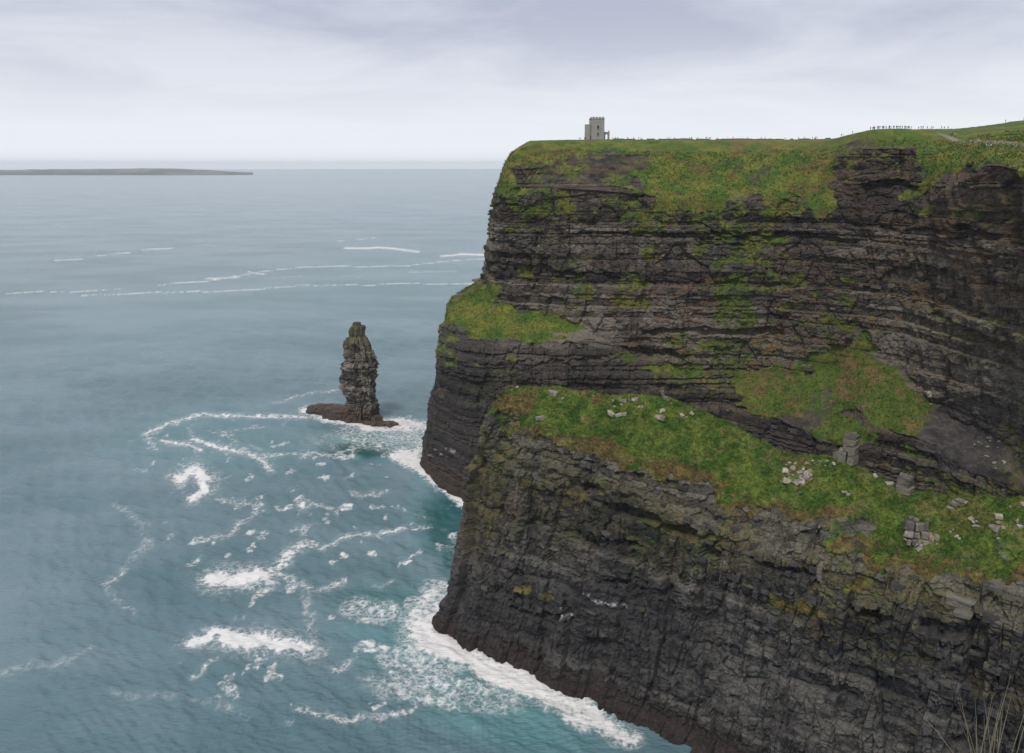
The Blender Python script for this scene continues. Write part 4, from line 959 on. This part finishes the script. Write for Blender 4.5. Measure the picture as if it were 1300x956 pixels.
for pose in range(3):
    base = person_mesh(pose)
    for k, mt in TOPS.items():
        m_ = base.copy(); m_.name = 'person'; m_.materials.clear()
        for q in (JEANS, mt, SKIN, HAIR): m_.materials.append(q)
        for f in m_.polygons:
            c_ = f.center; f.use_smooth = True
            f.material_index = 0 if c_.z < .9 and abs(c_.x) < .17 else (1 if c_.z < 1.47 and not (c_.z < .93 and abs(c_.x) > .17) else (3 if c_.z > 1.68 or (c_.z > 1.55 and c_.y < -.02) else 2))
        PM[(pose, k)] = m_
def person(loc, top, rng, label, group):
    o = link('person', PM[(rng.randrange(3), top)], None, None, label=label, category='person', group=group)
    o.location = loc; o.rotation_euler = (0, 0, rng.uniform(0, 6.28)); s = rng.uniform(.94, 1.06); o.scale = (s, s, s); return o
rp = random.Random(21)
CL = {'dark': 'dark clothes', 'red': 'a red jacket', 'white': 'a white top', 'blue': 'a blue jacket', 'grey': 'a grey jacket'}
def crowd(us, where, back=(0, 1.5), tops=('dark','dark','dark','blue','grey','red')):
    for u in us:
        p_ = skyline_point(u); t = rp.choice(tops)
        p_[1] += rp.uniform(*back)
        person((p_[0], p_[1], p_[2]-.1), t, rp, 'person in %s standing %s' % (CL[t], where), '%s, %s' % (where, t))
crowd([735.5,737,741.5,743], 'on the cliff edge beside the tower wing')
crowd([776.5,781,784], 'on the grass past the tower arch')
crowd([797,798.5,804.5,812,813,848,850,857,876,877.5,879,886,896,898,900.5,903,911,924,931], 'by the flagstone wall near the tower')
crowd([949.5,965.5,973,996.5,1013.5,1022,1032,1035,1038,1067,1070.5,1083], 'on the flat path far from the tower')
crowd([1104+i*1.55+rp.uniform(-.5, .5) for i in range(36)], 'in the crowd on the rounded bluff')
crowd([1166.5,1169,1171.5,1174,1178,1182,1185,1197,1200,1204,1278,1299], 'on the rising hillside above the cliffs')
def on_bench(u, v):
    LVm = (B_LEV > 1.8) & (B_LEV < 3.6); d = (B_U[:, LVm]-u)**2 + (B_V[:, LVm]-v)**2
    k = np.unravel_index(np.argmin(d), d.shape); return B_G[:, LVm][k]
def on_main(u, v):
    LVm = (B_LEV > 4.9) & (B_LEV < 7.4); d = (B_U[:, LVm]-u)**2 + (B_V[:, LVm]-v)**2
    k = np.unravel_index(np.argmin(d), d.shape); return B_G[:, LVm][k]
for (u, v, t) in ((1207,172.5,'dark'),(1209,173,'dark'),(1212,174,'white'),(1213,173.5,'dark'),(1248,186,'dark'),(1250,187,'dark'),(1252,187,'white'),(1255,188,'white'),(1258,187.5,'white'),(1260,188.5,'dark'),(1261,187,'dark'),(1246,185.5,'dark')):
    p_ = on_main(u, v); wh = 'on the pale track crossing the slope' if u > 1230 else 'where the track bends over the bluff'
    person((p_[0], p_[1], p_[2]-.1), t, rp, 'person in %s walking %s' % (CL[t], wh), '%s, %s' % (wh, t))

for k_ in range(26):
    a_, r_ = rp.uniform(0, 6.28), rp.random()**.7
    u_, v_ = (1262+r_*32*math.cos(a_), 572+r_*30*math.sin(a_)) if k_ < 18 else (1205+rp.uniform(-30, 10), 505+rp.uniform(-12, 10))
    p_ = on_bench(u_, v_)
    b_ = link('boulder', rp.choice(BO), None, None, label='pale boulder lying on the dark scree below the main cliff wall', category='boulder', group='boulders on the scree')
    s_ = rp.uniform(.8, 2.6)*(1.3 if k_ % 6 == 0 else .8); b_.scale = (s_*1.3, s_, s_*.8); b_.rotation_euler = (rp.gauss(0, .3), rp.gauss(0, .3), rp.uniform(0, 6)); b_.location = (p_[0], p_[1], p_[2]+.1*s_)
# ------------------------------------------------------------------ far island
def build_island():
    D = HC/((221.5-HORIZON_V)/F)*1.0
    us = np.linspace(-160, 322, 200)
    prof = np.interp(us, [-160, -60, 0, 60, 120, 170, 205, 230, 262, 290, 305, 322], [4.5, 5.2, 5.4, 6.0, 6.6, 6.9, 7.6, 6.6, 5.2, 3.0, 1.6, .2])
    mpp = D/CT/F*CT
    rows = []
    for k, (fy, fz) in enumerate(((0, -.2), (0, .25), (500, .7), (1500, 1.0), (3000, .7), (4500, -.1))):
        X = (us-CU)/F*(D+fy)/1.02; Z = prof*mpp*fz*(1 + .16*(fbm(us/14, us*0+k*.7, us*0, 33, 3)-.5)) 
        rows.append(np.stack((X, np.full_like(X, D+fy), Z - (3 if fz < 0 else 0)), -1))
    G = np.stack(rows, 1)
    x, y, z = G[..., 0], G[..., 1], G[..., 2]
    c = mixc(np.ones(G.shape)*W_((.07, .085, .05)), (.16, .15, .13), sstep(.45, .6, fbm(x/500, y/500, z/20, 35, 3)))
    me = grid_mesh('island', G, c, smooth=np.array(True)); link('island', me, M_CLIFF, kind='structure')
build_island()

# ------------------------------------------------------------------ the bank at the photographer's feet
def build_bank():
    xs = np.linspace(-6, 16, 90); ts = np.linspace(0, 1, 60)
    X, T = np.meshgrid(xs, ts, indexing='ij')
    edge_y = 1.15 + 2.7*sstep(1.9, 3.6, X)
    Yb = lerp(-14, edge_y, np.minimum(T/.75, 1)) + np.where(T > .75, (T-.75)*1.6, 0)
    Z = HC-1.75 - .62*np.clip(Yb-.4, 0, 9) - np.where(T > .75, (T-.75)*120, 0) + .12*(fbm(X*1.5, Yb*1.5, X*0, 41, 3)-.5)
    G = np.stack((X, Yb, Z), -1)
    c = mixc(np.ones(G.shape)*W_((.07, .095, .025)), (.15, .11, .05), sstep(.4, .6, fbm(X*2, Yb*2, Z*2, 43, 3)))
    me = grid_mesh('bank', G, c, smooth=np.array(True)); link('bank', me, M_CLIFF, kind='structure')
    rng = random.Random(9); V, T3, Cc = [], [], []
    def stalk(base, h, lx, ly, w, cc, head):
        n = 7; pr = []
        for i in range(n+1):
            t = i/n; pr.append(Vector(base) + Vector((lx*t*t, ly*t*t, h*t)))
        for i, p_ in enumerate(pr):
            ww = w*(1-.5*i/n) + (head*w*(1.2 if i in (n-1, n-2) else 0))
            for a in range(3): V.append((p_.x+ww*math.cos(a*2.09), p_.y+ww*math.sin(a*2.09), p_.z)); Cc.append(cc)
        k0 = len(V)-3*(n+1)
        for i in range(n):
            for a in range(3):
                q = [k0+3*i+a, k0+3*i+(a+1) % 3, k0+3*i+3+(a+1) % 3, k0+3*i+3+a]; T3.append((q[0], q[1], q[2])); T3.append((q[0], q[2], q[3]))
    for _ in range(900):
        x = rng.uniform(2.2, 5.6); yb = rng.uniform(2.2, 3.9)
        z = HC-1.75-.62*(yb-.4)
        g = rng.random(); cc = (.10, .13, .035) if g < .55 else (.2, .16, .08)
        stalk((x, yb, z-.05), rng.uniform(.10, .28), rng.gauss(0, .12), rng.gauss(0, .08), .0035, cc, 0)
    for _ in range(20):
        u = rng.uniform(1236, 1296); yb = rng.uniform(3.1, 3.8); x = (u-650)/F*yb/.87
        z = HC-1.75-.62*(yb-.4)
        ztop = P(u, rng.uniform(846, 905), yb)[2]
        stalk((x+rng.gauss(0, .03), yb, z-.05), max(.3, ztop-z), rng.gauss(-.04, .2), rng.gauss(0, .06), .0011, (.34, .30, .2), 1.0)
    me = tri_mesh('bank_grass', V, T3, np.array(Cc)); link('bank_grass', me, M_GRASS, kind='stuff', label='dry straw coloured grass stalks on the near clifftop bank', category='grass')
build_bank()

# ------------------------------------------------------------------ sea haze
def build_haze():
    me = bpy.data.meshes.new('haze'); bm = bmesh.new(); box_bm(bm, -27000, 27000, -27000, 27000, -14, 228); bm.to_mesh(me); bm.free()
    m = bpy.data.materials.new('sea_haze'); m.use_nodes = True; nt = m.node_tree; nt.nodes.clear()
    pv = nt.nodes.new('ShaderNodeVolumePrincipled'); pv.inputs['Color'].default_value = (.94, .97, 1.0, 1); pv.inputs['Density'].default_value = 3.8e-5; pv.inputs['Anisotropy'].default_value = .0
    o = nt.nodes.new('ShaderNodeOutputMaterial'); nt.links.new(pv.outputs[0], o.inputs['Volume'])
    link('haze', me, m, kind='stuff', label='pale sea haze filling the air over the water', category='haze')
build_haze()
